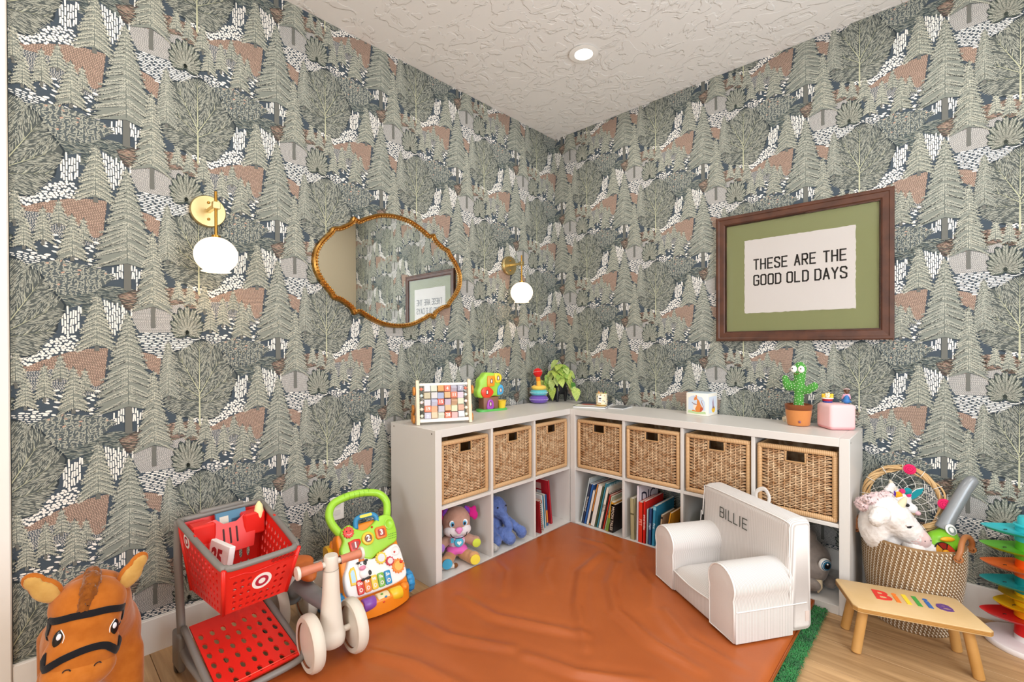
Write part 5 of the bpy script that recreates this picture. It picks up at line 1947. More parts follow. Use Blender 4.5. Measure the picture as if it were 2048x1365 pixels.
# dream catcher leaning against the wall
dc = thing('dream_catcher', 'round willow dream catcher with pink felt roses leaning on the wall', 'ornament', (2.070, -.105, .478), 8)
TL = RX(-16)
m_wil = mat('willow', '#d8b583', .6, noise=(20, '#b98f5a', .25))
RD = .134
for k in range(9):
    ph, w = rr.uniform(0, 6), rr.choice([2, 3, 3, 4])
    p = []
    for i in range(72):
        a = 2 * PI * i / 72
        r_ = RD + .0125 * math.cos(w * a + ph) + rr.uniform(-.0008, .0008)
        p.append((r_ * math.cos(a), .011 * math.sin(w * a + ph), r_ * math.sin(a)))
    G().tube(p, .0042, 6, True, M=TL).build('willow_strand', m_wil, dc, 180)
m_str = mat('white_cord', '#e6e2da', .8)
rings, nsp = [RD - .006], 12
wp = [[(RD * math.cos(2 * PI * i / nsp), RD * math.sin(2 * PI * i / nsp)) for i in range(nsp)]]
for q in range(4):
    r_ = RD * (.80 - .17 * q)
    wp.append([(r_ * math.cos(2 * PI * (i + .5 * (q + 1)) / nsp), r_ * math.sin(2 * PI * (i + .5 * (q + 1)) / nsp)) for i in range(nsp)])
g = G()
for q in range(4):
    for i in range(nsp):
        for j in (0, 1):
            a, b = wp[q][(i + j) % nsp], wp[q + 1][i]
            g.tube([(a[0], 0, a[1]), (b[0], 0, b[1])], .0011, 4, M=TL)
g.build('web', m_str, dc, 180)['kind'] = 'stuff'
for i in range(nsp):
    G().torus(.019, .0014, 16, 5, TL @ RY(-360 * i / nsp) @ T(RD, 0, 0)).build('cord_wrap', m_str, dc, 180)
for a in (80, 0):
    M_ = TL @ T(RD * math.cos(R(a)), -.018, RD * math.sin(R(a)))
    r0 = G().lathe([(0, 0), (.021, .002), (.023, .006), (.018, .010), (0, .012)], 18, M_ @ RX(90)).build('felt_rose', fabric('#d8285f'), dc, 60)
    sp_ = [((.004 + .0016 * t) * math.cos(t * 1.3), (.004 + .0016 * t) * math.sin(t * 1.3), .0115 - .0003 * t) for t in range(11)]
    G().tube(spline(sp_, 3), .0016, 5, M=M_ @ RX(90)).build('rose_swirl', fabric('#b51c4e'), r0, 180)
uh = thing('small_unicorn_head', 'small white unicorn head with teal ear hanging in the dream catcher', 'plush toy', (2.052, -.150, .462), 30)
uh.scale = (1.28, 1.28, 1.28)
m_felt = fabric('#ece9ea')
blob([((0, 0, .02), (.042, .026, .034)), ((.03, -.006, -.012), (.028, .02, .02)), ((-.01, 0, .0), (.03, .022, .03))], .005, 4).build('head', m_felt, uh, 180)
blob([((.008, -.016, -.022), (.03, .012, .016)), ((.036, -.012, -.026), (.014, .01, .010))], .004, 3).build('muzzle', fabric('#a98e70'), uh, 180)
G().ball((.018, -.025, .004), .006, 12).build('eye', plastic('#1a1a1e', .15), uh, 180)
G().ball((.052, -.016, -.024), (.010, .008, .008), 10).build('nose', fabric('#e0b6bd'), uh, 180)
G().lathe([(.012, 0), (.010, .012), (.006, .026), (0, .038)], 14, T(-.014, -.004, .05) @ RY(-16)).build('horn', fabric('#d9cdb4'), uh, 180)
lf = ccw([(0, -.012), (.014, -.004), (.03, .012), (.036, .03), (.016, .024), (.002, .010)])
G().prism([(a * 1.05 - .001, b * 1.05) for a, b in lf], -.002, .002, T(.04, 0, .03) @ RX(90)).build('ear_back', m_felt, uh, 40)
G().prism(lf, .002, .005, T(.04, 0, .03) @ RX(90)).build('ear', fabric('#1f8a94'), uh, 40)
for x, z, c, r_ in ((-.024, .038, '#5a2f94', .013), (-.006, .034, '#eaa52a', .014), (.006, .05, '#d83a72', .009), (.022, .05, '#1f8a94', .013), (.024, .038, '#d83a72', .008)):
    G().lathe([(0, .006), (r_ * .8, .005), (r_, 0), (r_ * .8, -.005), (0, -.006)], 14, T(x, -.018, z) @ RX(90)).build('felt_petal', fabric(c), uh, 60)

# toy vacuum
va = thing('toy_vacuum', 'lime green toy vacuum with a long grey handle sticking out of the basket', 'toy', (2.158, -.215, .30), CAMZ)
m_gm = mat('silver_plastic', '#8f9397', .32, .25)
G().tube(spline([(.080, .02, .085), (.104, .02, .135), (.140, .02, .20), (.172, .02, .255), (.198, .02, .288), (.214, .02, .296)], 6), [.030, .0295, .0288, .028, .027, .0265, .026, .0255, .025, .025, .025, .025, .025, .025, .0248, .0246, .0244, .024, .024, .024, .024, .0238, .0235, .023, .0228, .0226, .0222, .0218, .021, .019, .012], 16).build('handle_tube', m_gm, va, 180)
G().lathe([(0, 0), (.022, 0), (.0225, .003), (.020, .005), (0, .0055)], 24, T(.076, -.018, .098) @ RX(66)).build('badge', plastic('#e6e6e2'), va, 50)
G().lathe([(.008, 0), (.016, 0), (.0165, .0015), (.008, .0015)], 24, T(.076, -.0228, .0965) @ RX(66)).build('badge_ring', plastic('#7f8a84'), va, 50)
blob([((.06, .0, .045), (.068, .05, .044)), ((.03, -.015, .025), (.06, .045, .036)), ((.085, .01, .072), (.036, .035, .025))], .007, 4).build('vacuum_body', plastic('#7fc22a'), va, 180)
wl_ = G().lathe([(0, 0), (.042, 0), (.043, .004), (0, .006)], 30, T(.012, -.062, .02) @ RX(58)).build('colour_wheel', plastic('#23211f'), va, 50)
for k, c in enumerate(['#c23a1c', '#8f1f18', '#c98a2a', '#3f8a3a', '#1f6a3a', '#d8601c']):
    a0, a1 = R(60 * k + 5), R(60 * k + 55)
    pz_ = [(.017 * math.cos(a0), .017 * math.sin(a0)), (.039 * math.cos(a0), .039 * math.sin(a0)), (.039 * math.cos((a0 + a1) / 2), .039 * math.sin((a0 + a1) / 2)), (.039 * math.cos(a1), .039 * math.sin(a1)), (.017 * math.cos(a1), .017 * math.sin(a1))]
    G().prism(pz_, .006, .0075, T(.012, -.062, .02) @ RX(58)).build('colour_segment', plastic(c), wl_, 0)
G().ball((.012, -.066, .022), (.014, .012, .014), 14).build('wheel_hub', plastic('#f0a51e'), wl_, 180)
G().ball((.038, -.045, .070), (.030, .010, .010), 16, T(0, 0, 0)).build('button', plastic('#f5b324'), va, 180)
pm = thing('pompom', 'hot pink and teal wool pompom between the unicorn and the vacuum', 'pompom', (2.098, -.215, .338), CAMZ)
fluff(blob([((.0, 0, .04), (.034, .032, .036))], .004, 1), .003).build('pink_half', plushmat('pink_wool', '#d63a6e', '#b8285a', 160, .9), pm, 180)
fluff(blob([((-.03, .01, .05), (.026, .024, .026))], .004, 1), .003).build('teal_half', plushmat('teal_wool', '#2f7f86', '#23646c', 160, .9), pm, 180)

# ------------------------------------------------------------------ ball drop tower
bt_ = thing('ball_tower', 'rainbow ball drop tower of leaf shaped trays on a white base', 'toy', (2.448, -.165, 0), 30)
G().lathe([(0, 0), (.128, 0), (.131, .004), (.131, .018), (.128, .022), (.05, .024), (0, .024)], 48).build('base', plastic('#ece6e6', .4), bt_, 40)


def tray(z, col, ang, half=.165, wid=.088):
    n = 40
    rim, inn, low = [], [], []
    for i in range(n):
        a = 2 * PI * i / n
        ca, sa = math.cos(a), math.sin(a)
        x = half * (abs(ca) ** 1.15) * (1 if ca > 0 else -1)
        y_ = wid * sa * (1 - .18 * abs(ca))
        rise = .016 * abs(ca) ** 2
        rim.append((x, y_, z + .018 + rise))
        inn.append((x * .95, y_ * .93, z + .0165 + rise))
        low.append((x * .86, y_ * .82, z + .007 + rise * .8))
    g = G()
    vs = rim + inn + low + [(p[0] * .98, p[1] * .98, p[2] + .0035) for p in low]
    fs = []
    for i in range(n):
        j = (i + 1) % n
        fs += [(i, j, n + j, n + i), (i, 2 * n + i, 2 * n + j, j), (n + i, n + j, 3 * n + j, 3 * n + i)]
    fs += [tuple(3 * n + i for i in range(n)), tuple(2 * n + i for i in range(n - 1, -1, -1))]
    t_ = g.add(vs, fs, RZ(ang)).build('tray', plastic(col, .3), bt_, 50)
    for k in (-1, 1):      # eyelash slots
        p = [(-half * .62 + .022 * k + .006 * math.cos(R(a)), .004 + .004 * math.sin(R(a)), z + .0185) for a in (20, 60, 90, 120, 160)]
        G().tube(p, .0016, 5, M=RZ(ang)).build('slot', plastic('#2b2420', .5), t_, 180)
    return t_


for z, col, ang, hf in ((.432, '#2fb5bd', 4, .160), (.360, '#6cc02f', 0, .158), (.292, '#ef6a14', 3, .160), (.224, '#1f9a9a', 2, .160), (.180, '#e0a51a', 70, .125), (.142, '#f2c416', 14, .125), (.098, '#d81a1e', 2, .160)):
    tray(z, col, ang, hf)
for z0, z1, col in ((.024, .045, '#ece6e6'), (.045, .115, '#d8161a'), (.115, .16, '#f2a512'), (.16, .21, '#f2c416'), (.21, .272, '#178a8a'), (.272, .34, '#ef5a10'), (.34, .41, '#5cb02a'), (.41, .468, '#2fb5bd')):
    G().lathe([(0, z0), (.043, z0), (.040, z1), (0, z1)], 32).build('column', plastic(col, .3), bt_, 40)
G().lathe([(.044, .466), (.046, .472), (.036, .474), (.034, .498), (.030, .504), (0, .505)], 32).build('cap', plastic('#35bcc4', .3), bt_, 50)

# ------------------------------------------------------------------ plush horse by the door
hs = thing('plush_horse', 'large caramel plush horse with a black bridle standing by the door casing', 'plush toy', (.30, -2.735, 0), 0)
m_car = plushmat('caramel_plush', '#ba6c28', '#a85c1c', 45, .35)
HX = .235       # head centre in front of the body
roll = RX(-9)
hb_ = blob([((-.04, .02, .26), (.20, .115, .12)), ((.06, .03, .30), (.11, .108, .13)), ((.08, .03, .33), (HX - .04, .01, .46), .092, .088),
            ((.10, -.055, .24), (.11, -.06, .03), .05, .042), ((.10, .09, .24), (.11, .095, .03), .05, .042), ((-.16, -.05, .24), (-.165, -.055, .03), .05, .042), ((-.16, .09, .24), (-.165, .09, .03), .05, .042)], .012, 5)
hb_.build('body', m_car, hs, 180)
HM = T(HX, -.008, .432) @ roll @ S(.9)
hd_ = blob([((0, 0, .055), (.085, .092, .075)), ((.02, 0, .01), (.078, .084, .09)), ((.045, 0, -.06), (.068, .088, .07)), ((.055, 0, -.105), (.062, .084, .056)), ((-.02, 0, .03), (.08, .085, .09))], .008, 6)
hob = hd_.build('head', m_car, hs, 180, HM)
blob([((.058, 0, -.108), (.0635, .0855, .0575))], .007, 3).build('muzzle', plushmat('caramel_light', '#c27430', '#b06420', 60, .3), hs, 180, HM)
from mathutils.bvhtree import BVHTree
bv = BVHTree.FromPolygons([Vector(p) for p in hd_.v], hd_.f)


def on_face(y_, z, off=.002, full=False):
    h = bv.ray_cast(Vector((.5, y_, z)), Vector((-1, 0, 0)))
    if h[0] is None:
        h = bv.find_nearest(Vector((.02, y_, z)))
    n = h[1] if h[1].x > 0 else -h[1]
    return (h[0] + n * off, n) if full else h[0] + n * off


m_strap = fabric('#17161a')


def strap(pts, w=.0095, nm='bridle_strap'):
    """flat webbing that follows the head"""
    P = [on_face(q.x, q.y, .001, True) for q in spline([(a, b, 0) for a, b in pts], 8)]
    g = G()
    vs, fs = [], []
    for i, (p, n) in enumerate(P):
        t_ = (P[min(i + 1, len(P) - 1)][0] - P[max(i - 1, 0)][0]).normalized()
        sd_ = n.cross(t_).normalized()
        for a, b in ((-w, 0), (-w, .0025), (0, .0042), (w, .0025), (w, 0)):
            vs.append(p + sd_ * a + n * b)
    for i in range(len(P) - 1):
        for j in range(4):
            fs.append((i * 5 + j, i * 5 + j + 1, i * 5 + j + 6, i * 5 + j + 5))
    g.add(vs, fs).build(nm, m_strap, hs, 60, HM)


strap([(-.0805, .035), (-.04, .052), (.0, .056), (.04, .054), (.0805, .037)])
strap([(-.080, .036), (-.081, -.02), (-.0805, -.085)])
strap([(.080, .038), (.081, -.02), (.0785, -.075)])
strap([(-.0805, -.085), (-.05, -.052), (.0, -.034), (.045, -.04), (.0785, -.075)])
for s in (-1, 1):
    c = on_face(s * .060, -.003, .001)
    M_ = HM @ T(*c) @ RZ(s * 24) @ RX(s * 6)
    ey = G().ball((0, 0, 0), (.005, .0125, .024), 16).build('eye', plastic('#111013', .25), hs, 180, M_)
    G().ball((.0035, -s * .001, .006), (.003, .0058, .0095), 12).build('eye_shine', plastic('#e9e7f0', .3), ey, 180)
    G().tube(spline([(.003, -s * .013, -.012), (.004, -s * .013, .008), (.002, s * .0, .025)], 4), .0012, 5).build('eye_white', plastic('#f4f2f0', .4), ey, 180)
    nz_ = [on_face(s * .032 + .008 * math.cos(R(a)), -.085 + .008 * math.sin(R(a)), .0035) for a in (20, 60, 100, 140, 180)]
    G().tube(nz_, .0016, 6).build('nostril', fabric('#2a1a14'), hs, 180, HM)
    # ear: leaf shell, paler inside
    E = HM @ T(-.005, s * .074, .085) @ RX(-24 if s > 0 else 46) @ RZ(s * 15)
    blob([((0, 0, .035), (.018, .033, .048)), ((0, 0, .075), (.014, .026, .034)), ((0, 0, .005), (.018, .024, .02))], .005, 4).build('ear', m_car, hs, 180, E)
    blob([((.012, 0, .036), (.010, .028, .042)), ((.010, 0, .074), (.008, .021, .028))], .005, 4).build('ear_lining', plushmat('ear_tan', '#c9a05c', '#b88c48', 60, .3), hs, 180, E)
fluff(blob([((.02, -.005, .125), (.035, .022, .028)), ((.05, -.012, .10), (.028, .022, .035)), ((.068, -.018, .072), (.018, .018, .03)), ((-.03, 0, .12), (.04, .022, .03)), ((-.075, 0, .07), (.035, .022, .05))], .006, 3), .003).build('mane', plushmat('brown_mane', '#96561f', '#7c4416', 60, .8), hs, 180, HM)
G().tube([on_face(.079, .012, .003), on_face(.0815, 0, .003), on_face(.080, -.015, .003)], .002, 5).build('cheek_mark', m_strap, hs, 180, HM)
blob([((-.24, .02, .28), (.03, .03, .05)), ((-.25, .02, .2), (.025, .025, .07))], .008, 3).build('tail', plushmat('brown_mane', '#96561f', '#7c4416', 60, .8), hs, 180)
# ------------------------------------------------------------------ toy shopping cart
m_red = plastic('#e0261c', .35)
m_gry = mat('cart_grey', '#7d7873', .42)
ct = thing('toy_shopping_cart', 'red toy shopping cart with grey frame and white target rings', 'toy cart', (.395, -2.320, 0), 3)


def lerp3(a, b, t):
    return tuple(a[i] + (b[i] - a[i]) * t for i in range(3))


def perforated(g, P, nx, ny, hw, hh, n=8, skip=None, rect=False):
    """bilinear panel P = (p00, p10, p11, p01) with a hole in every cell not skipped"""
    def at(u, v):
        return lerp3(lerp3(P[0], P[1], u), lerp3(P[3], P[2], u), v)
    for j in range(ny):
        for i in range(nx):
            c = [(i / nx, j / ny), ((i + 1) / nx, j / ny), ((i + 1) / nx, (j + 1) / ny), (i / nx, (j + 1) / ny)]
            if skip and skip(i, j):
                g.add([at(*q) for q in c], [(0, 1, 2, 3)])
                continue
            cu, cv = (i + .5) / nx, (j + .5) / ny
            rim, hole = [], []
            for k in range(n):
                a = 2 * PI * (k + .5) / n
                ca, sa = math.cos(a), math.sin(a)
                m = max(abs(ca), abs(sa))
                rim.append((cu + ca / m * .5 / nx, cv + sa / m * .5 / ny))
                if rect:
                    hole.append((cu + ca / m * hw / nx, cv + sa / m * hh / ny))
                else:
                    hole.append((cu + ca * hw / nx, cv + sa * hh / ny))
            # add the cell corners so neighbouring cells close up
            vs = [at(*q) for q in rim] + [at(*q) for q in hole]
            fs = [(k, (k + 1) % n, n + (k + 1) % n, n + k) for k in range(n)]
            for (a, b), (su, sv) in zip(((n - 1, 0),) * 0, ()):
                pass
            b0 = len(vs)
            for q, ang in ((c[2], 45), (c[3], 135), (c[0], 225), (c[1], 315)):
                k0 = int((ang / 360 * n) - .5) % n
                k1 = (k0 + 1) % n
                vs.append(at(*q))
                fs.append((k0, len(vs) - 1, k1))
            g.add(vs, fs)
    return g


def solid(o, th):
    md = o.modifiers.new('thickness', 'SOLIDIFY')
    md.thickness = th
    md.offset = 0
    return o


# basket corners: rear (b), front (f); left (l) is -y
RT = {'bl': (-.195, -.140, .545), 'br': (-.195, .140, .545), 'fr': (.190, .118, .475), 'fl': (.190, -.118, .475)}
RB = {'bl': (-.150, -.112, .300), 'br': (-.150, .112, .300), 'fr': (.125, .100, .305), 'fl': (.125, -.100, .305)}


def wallp(a, b):
    return (RB[a], RB[b], RT[b], RT[a])


bk_ = G()
front = perforated(G(), wallp('fl', 'fr'), 10, 7, .30, .30, 8, lambda i, j: j == 6 or j == 5 and i < 9 or (4 <= i <= 6 and 2 <= j <= 4) or i == 0 or i == 9)
solid(front.build('basket_front', m_red, ct, 0), .004)
for a, b, nm in (('bl', 'fl', 'basket_side'), ('fr', 'br', 'basket_side')):
    solid(perforated(G(), wallp(a, b), 12, 7, .26, .34, 8, lambda i, j: j >= 6 or i == 0 or i == 11).build(nm, m_red, ct, 0), .004)
solid(perforated(G(), wallp('br', 'bl'), 9, 5, .22, .36, 8, lambda i, j: j == 4 or i in (0, 8), True).build('basket_back', m_red, ct, 0), .004)
solid(perforated(G(), (RB['bl'], RB['br'], RB['fr'], RB['fl']), 8, 10, .22, .34, 8, None, True).build('basket_floor', m_red, ct, 0), .004)
# rounded corner posts of the basket
for k in ('bl', 'br', 'fr', 'fl'):
    G().tube([RB[k], RT[k]], .007, 8).build('basket_corner', m_red, ct, 180)
rim = []
for k, (dx, dy) in (('bl', (1, 0)), ('fl', (0, 1)), ('fr', (-1, 0)), ('br', (0, -1))):
    pass
RR = lambda k, ox, oy: (RT[k][0] + ox, RT[k][1] + oy, RT[k][2] - ox * .18)
rim = [RR('bl', .0, .03), RR('bl', .006, .008), RR('bl', .035, 0), RR('fl', -.05, -.003), RR('fl', -.012, .010), RR('fl', 0, .04), RR('fr', 0, -.04), RR('fr', -.012, -.010), RR('fr', -.05, .003), RR('br', .035, 0), RR('br', .006, -.008), RR('br', 0, -.03)]
G().tube(spline(rim, 4, True), .0105, 10, True).build('rim', m_gry, ct, 180)
G().box(-.208, -.075, .548, -.188, .075, .566, r=.006, seg=2).build('handle_grip', m_gry, ct, 60)
for s in (-1, 1):
    G().box(-.05, s * .131 - .003, .505, -.035, s * .131 + .003, .53, r=.001).build('rim_clip', m_red, ct, 30)
# bullseye marks
nF = (Vector(RT['fr']) - Vector(RB['fr'])).cross(Vector((0, 1, 0))).normalized()
mid = Vector(lerp3(lerp3(RB['fl'], RB['fr'], .53), lerp3(RT['fl'], RT['fr'], .53), .50))
fz = Vector((RT['fr'][0] - RB['fr'][0], 0, RT['fr'][2] - RB['fr'][2])).normalized()
fx = Vector((0, 1, 0))
fn = fx.cross(fz).normalized()
Mf = Matrix(((fx.x, fz.x, fn.x, mid.x), (fx.y, fz.y, fn.y, mid.y), (fx.z, fz.z, fn.z, mid.z), (0, 0, 0, 1)))


def bullseye(M, r):
    b = G().lathe([(0, .0026), (r, .0026), (r, .002)], 32, M).build('bullseye', plastic('#f3efec', .5), ct, 40)
    G().lathe([(r * .36, .0032), (r * .68, .0032)], 32, M).build('bullseye_ring', mat('logo_red', '#b3203c', .5), b, 0)


bullseye(Mf, .031)
sl = Vector(lerp3(lerp3(RB['bl'], RB['fl'], .16), lerp3(RT['bl'], RT['fl'], .16), .80))
sx_ = (Vector(RT['fl']) - Vector(RT['bl'])).normalized()
sz_ = (Vector(RT['bl']) - Vector(RB['bl']))
sn = sx_.cross(sz_).normalized()
if sn.y > 0:
    sn = -sn
su = sn.cross(sx_).normalized()
bullseye(Matrix(((sx_.x, su.x, sn.x, sl.x), (sx_.y, su.y, sn.y, sl.y), (sx_.z, su.z, sn.z, sl.z), (0, 0, 0, 1))), .026)
# raised bead line with diamonds near the rim of the front
for k in range(6):
    G().box(-.006, -.006, 0, .006, .006, .0022, Mf @ T(.028 + k * .0125, .070, .002) @ RZ(45)).build('rim_diamond', mat('dark_red', '#a81612', .4), ct, 0)
G().tube([Mf @ Vector((-.105, .058, .003)), Mf @ Vector((-.06, .058, .003)), Mf @ Vector((-.04, .050, .004)), Mf @ Vector((.0, .052, .004)), Mf @ Vector((.11, .060, .003))], .0022, 6).build('front_lip', m_red, ct, 180)
# folding child seat inside
sd = G().prism(ccw([(-.085, .0), (.075, .0), (.085, .05), (.085, .12), (.05, .122), (.025, .105), (-.02, .105), (-.045, .128), (-.085, .122)]), -.003, .003, T(-.095, .0, .415) @ RY(-14) @ RZ(90) @ RX(90))
sd.build('child_seat', m_red, ct, 30)
for k in (-1, 0, 1):
    G().box(-.005, k * .022 - .004, .03, .0042, k * .022 + .004, .088, T(-.095, 0, .415) @ RY(-14), r=.002).build('seat_slot', mat('slot_dark', '#3a1210', .6), ct, 30)
for s in (-1, 1):
    G().box(-.165, s * .085 - .038, .45, -.105, s * .085 + .038, .535, r=.006).build('seat_pocket', m_red, ct, 30)
# frame: uprights, feet, lower tray
for s in (-1, 1):
    up = [(-.200, s * .140, .545), (-.200, s * .142, .42), (-.192, s * .140, .30), (-.180, s * .139, .18), (-.16, s * .140, .11), (-.10, s * .142, .088), (.05, s * .142, .092), (.15, s * .140, .092)]
    G().tube(spline(up, 5), .0135, 10).build('upright', m_gry, ct, 180)
    G().box(-.225, s * .146 - .011, .022, -.135, s * .146 + .011, .150, r=.010, seg=3).build('foot', m_gry, ct, 60)
    for xx, zz_, rr_ in ((-.195, .020, .020), (.165, .075, .020)):
        w_ = G().cyl((xx, s * .146 - .009, zz_), (xx, s * .146 + .009, zz_), rr_, seg=20, bev=.003).build('caster', plastic('#1b1b1d', .4), ct, 50)
    G().box(.152, s * .146 - .012, .076, .178, s * .146 + .012, .100, r=.004).build('fork', m_gry, ct, 40)
TP = [(-.150, -.122, .168), (-.150, .122, .168), (.180, .128, .088), (.180, -.128, .088)]
tr_ = perforated(G(), (TP[3], TP[2], TP[1], TP[0]), 7, 7, .20, .30, 8, lambda i, j: j == 6, True)
solid(tr_.build('tray', m_red, ct, 0), .006)
G().tube([(.168, -.125, .096), (.168, .125, .096)], .002, 6).build('tray_line', plastic('#ff5a48'), ct, 180)
G().tube(spline([(-.15, -.138, .172), (.05, -.140, .118), (.16, -.138, .092), (.196, -.115, .082), (.2, 0, .080), (.196, .115, .082), (.16, .138, .092), (.05, .140, .118), (-.15, .138, .172)], 4), .011, 10).build('tray_rail', m_gry, ct, 180)
# things carried in the cart
tb = thing('blue_box', 'blue boxed game tucked behind the cart child seat', 'box')
tb.matrix_world = T(.253, -2.31, .435) @ RZ(4) @ RY(-10)
G().box(-.006, -.052, 0, .006, .052, .115, r=.001).build('box_body', mat('box_blue', '#4d7f9c', .5), tb, 30)
G().box(.0062, -.04, .07, .0068, -.01, .10).build('box_print', mat('box_print', '#d9d2c4', .5), tb, 0)
G().box(.0062, .0, .075, .0068, .04, .085).build('box_stripe', mat('box_stripe', '#2c4a66', .5), tb, 0)
wb = thing('number_board', 'white board book with red figures leaning inside the cart', 'book')
wb.matrix_world = T(.395, -2.405, .318) @ RZ(12) @ RX(-10)
G().box(-.065, -.010, 0, .065, .010, .175, r=.003).build('board', plastic('#f2efee', .5), wb, 30)
G().text('25', .07, .0006, T(-.01, -.0108, .125) @ RX(90), bold=.003).build('figures', plastic('#a3262e', .5), wb, 0)
G().box(-.055, -.0106, .02, .055, -.0102, .085).build('red_panel', plastic('#c2302a', .5), wb, 0)
yc = thing('toy_ice_cream', 'pale yellow pointed toy standing in the cart seat pocket', 'toy')
yc.matrix_world = T(.270, -2.222, .500)
G().lathe([(0, 0), (.014, 0), (.017, .03), (.013, .055), (.004, .070), (0, .071)], 20).build('cone', plastic('#f3e3a8', .5), yc, 60)

# ------------------------------------------------------------------ balance bike
bi = thing('balance_bike', 'off white toddler balance bike with terracotta grips', 'bike', (.412, -2.084, 0), -3)
m_cr = plastic('#ded5c8', .4)
m_tyre = mat('bike_tyre', '#d8cfc1', .6)
m_tan = mat('bike_tan', '#b5714f', .5)
FX, RXX = .215, -.205
WR = .094


def wheel(x, y_, z, nm='wheel'):
    M_ = T(x, y_, z) @ RX(90)
    w = G().lathe([(WR - .022, -.019), (WR - .006, -.0195), (WR, -.012), (WR + .0015, 0), (WR, .012), (WR - .006, .0195), (WR - .022, .019)], 48, M_).build(nm, m_tyre, bi, 50)
    G().lathe([(WR - .020, -.0165), (WR - .0165, -.0172), (WR - .0165, .0172), (WR - .020, .0165)], 48, M_).build('rim_line', m_tan, w, 50)
    G().lathe([(0, -.0145), (.03, -.0155), (WR - .022, -.012), (WR - .020, 0), (WR - .022, .012), (.03, .0155), (0, .0145)], 48, M_).build('wheel_disc', m_cr, w, 50)
    return w


ZF = .052
wheel(FX, -.077, WR + ZF)
wheel(FX, .077, WR + ZF)
wheel(RXX, -.055, WR)
wheel(RXX, .055, WR)
G().cyl((FX, -.075, WR + ZF), (FX, .075, WR + ZF), .011, seg=16).build('front_axle', m_cr, bi, 40)
G().cyl((RXX, -.05, WR), (RXX, .05, WR), .010, seg=16).build('rear_axle', m_cr, bi, 40)
fk = [(0, .098), (.030, .098), (.046, .110), (.049, .128), (.0485, .150), (.043, .160), (.040, .18), (.030, .30), (.0265, .38), (.025, .385)]
G().lathe(fk + [(.0255, .387), (.0245, .432), (.022, .438), (0, .439)], 32, T(FX - .012, 0, .004) @ S(1.0, 1.0, .96)).build('steering_column', m_cr, bi, 60)
G().torus(.0258, .0012, 28, 6, T(FX - .012, 0, .374)).build('collar_line', mat('collar_grey', '#a39c92', .6), bi, 180)
G().cyl((FX - .012, -.115, .396), (FX - .012, .115, .396), .010, seg=16).build('handlebar', m_cr, bi, 40)
for s in (-1, 1):
    gr = G().lathe([(.0155, 0), (.016, .003), (.0145, .010), (.016, .07), (.0165, .078)], 18, T(FX - .012, s * .034, .396) @ RX(-90 * s)).build('grip', plastic('#c87a5c', .5), bi, 60)
    G().lathe([(0, .076), (.022, .076), (.0235, .081), (.022, .086), (0, .088)], 24, T(FX - .012, s * .034, .396) @ RX(-90 * s)).build('bar_end', m_cr, gr, 60)
m_bf = mat('bike_frame_grey', '#8a8d90', .4, .2)
blob([((FX - .03, 0, .235), (.02, 0, .215), .028, .034), ((.02, 0, .215), (-.10, 0, .205), .034, .034), ((-.10, 0, .205), (RXX + .005, 0, .13), .034, .03), ((RXX, 0, .11), (.03, .04, .03))], .008, 4).build('frame', m_bf, bi, 180)
blob([((-.08, 0, .275), (.095, .05, .022)), ((-.13, 0, .282), (.055, .062, .024)), ((-.02, 0, .272), (.05, .03, .02))], .007, 4).build('saddle', plastic('#c86a2c', .5), bi, 180)
G().cyl((-.09, 0, .20), (-.09, 0, .265), .018, seg=16).build('saddle_post', m_cr, bi, 40)

# ------------------------------------------------------------------ activity walker
wk = thing('activity_walker', 'colourful toddler activity walker with lime green handle and piano keys', 'toy', (.338, -1.800, 0), -4)
wk.scale = (1.05, 1.05, 1.05)
# panel coordinates: u across (towards +y), v up the slope, w out of the panel
pb, pt = Vector((.116, 0, .112)), Vector((-.045, 0, .430))
vv = (pt - pb).normalized()
uu = Vector((0, 1, 0))
ww = uu.cross(vv).normalized()
WM = Matrix(((uu.x, vv.x, ww.x, pb.x), (uu.y, vv.y, ww.y, pb.y), (uu.z, vv.z, ww.z, pb.z), (0, 0, 0, 1)))
m_or = plastic('#f08a1c', .35)
m_lime = plastic('#9fd63c', .3)
G().prism(ccw(sm([(-.120, -.02), (-.132, .08), (-.128, .2), (-.122, .262), (-.06, .285), (.06, .288), (.118, .29), (.128, .2), (.132, .08), (.120, -.02)], 3)), -.060, -.010, WM, bev=.008, seg=2).build('body', m_or, wk, 50)
G().prism(ccw(sm([(-.125, .025), (-.132, .09), (-.115, .13), (-.09, .165), (-.04, .15), (0, .135), (.05, .15), (.1, .165), (.122, .15), (.130, .08), (.125, .028), (.06, .012), (-.06, .012)], 4)), -.012, .012, WM, bev=.008, seg=3).build('white_panel', plastic('#efeceb', .35), wk, 60)
G().prism(ccw(sm([(-.112, .165), (-.126, .20), (-.108, .235), (-.112, .268), (-.075, .292), (-.045, .268), (-.01, .255), (.03, .272), (.07, .295), (.115, .285), (.128, .235), (.120, .18), (.08, .165), (.03, .150), (-.01, .136), (-.05, .150)], 4)), -.012, .010, WM, bev=.008, seg=3).build('green_panel', m_lime, wk, 60)
hp_ = [(-.098, .255, -.02), (-.125, .31, -.03), (-.130, .355, -.035), (-.105, .395, -.04), (-.05, .412, -.04), (.0, .416, -.04), (.05, .412, -.04), (.105, .395, -.04), (.130, .355, -.035), (.122, .31, -.03), (.105, .275, -.02)]
hd2 = G().tube([WM @ p for p in spline(hp_, 5)], .0165, 14).build('push_handle', m_lime, wk, 180)
for k in range(6):
    G().torus(.0167, .0007, 20, 5, WM @ T(-.055 + k * .022, .4145, -.04) @ RY(90)).build('grip_line', plastic('#7fb32c'), hd2, 180)
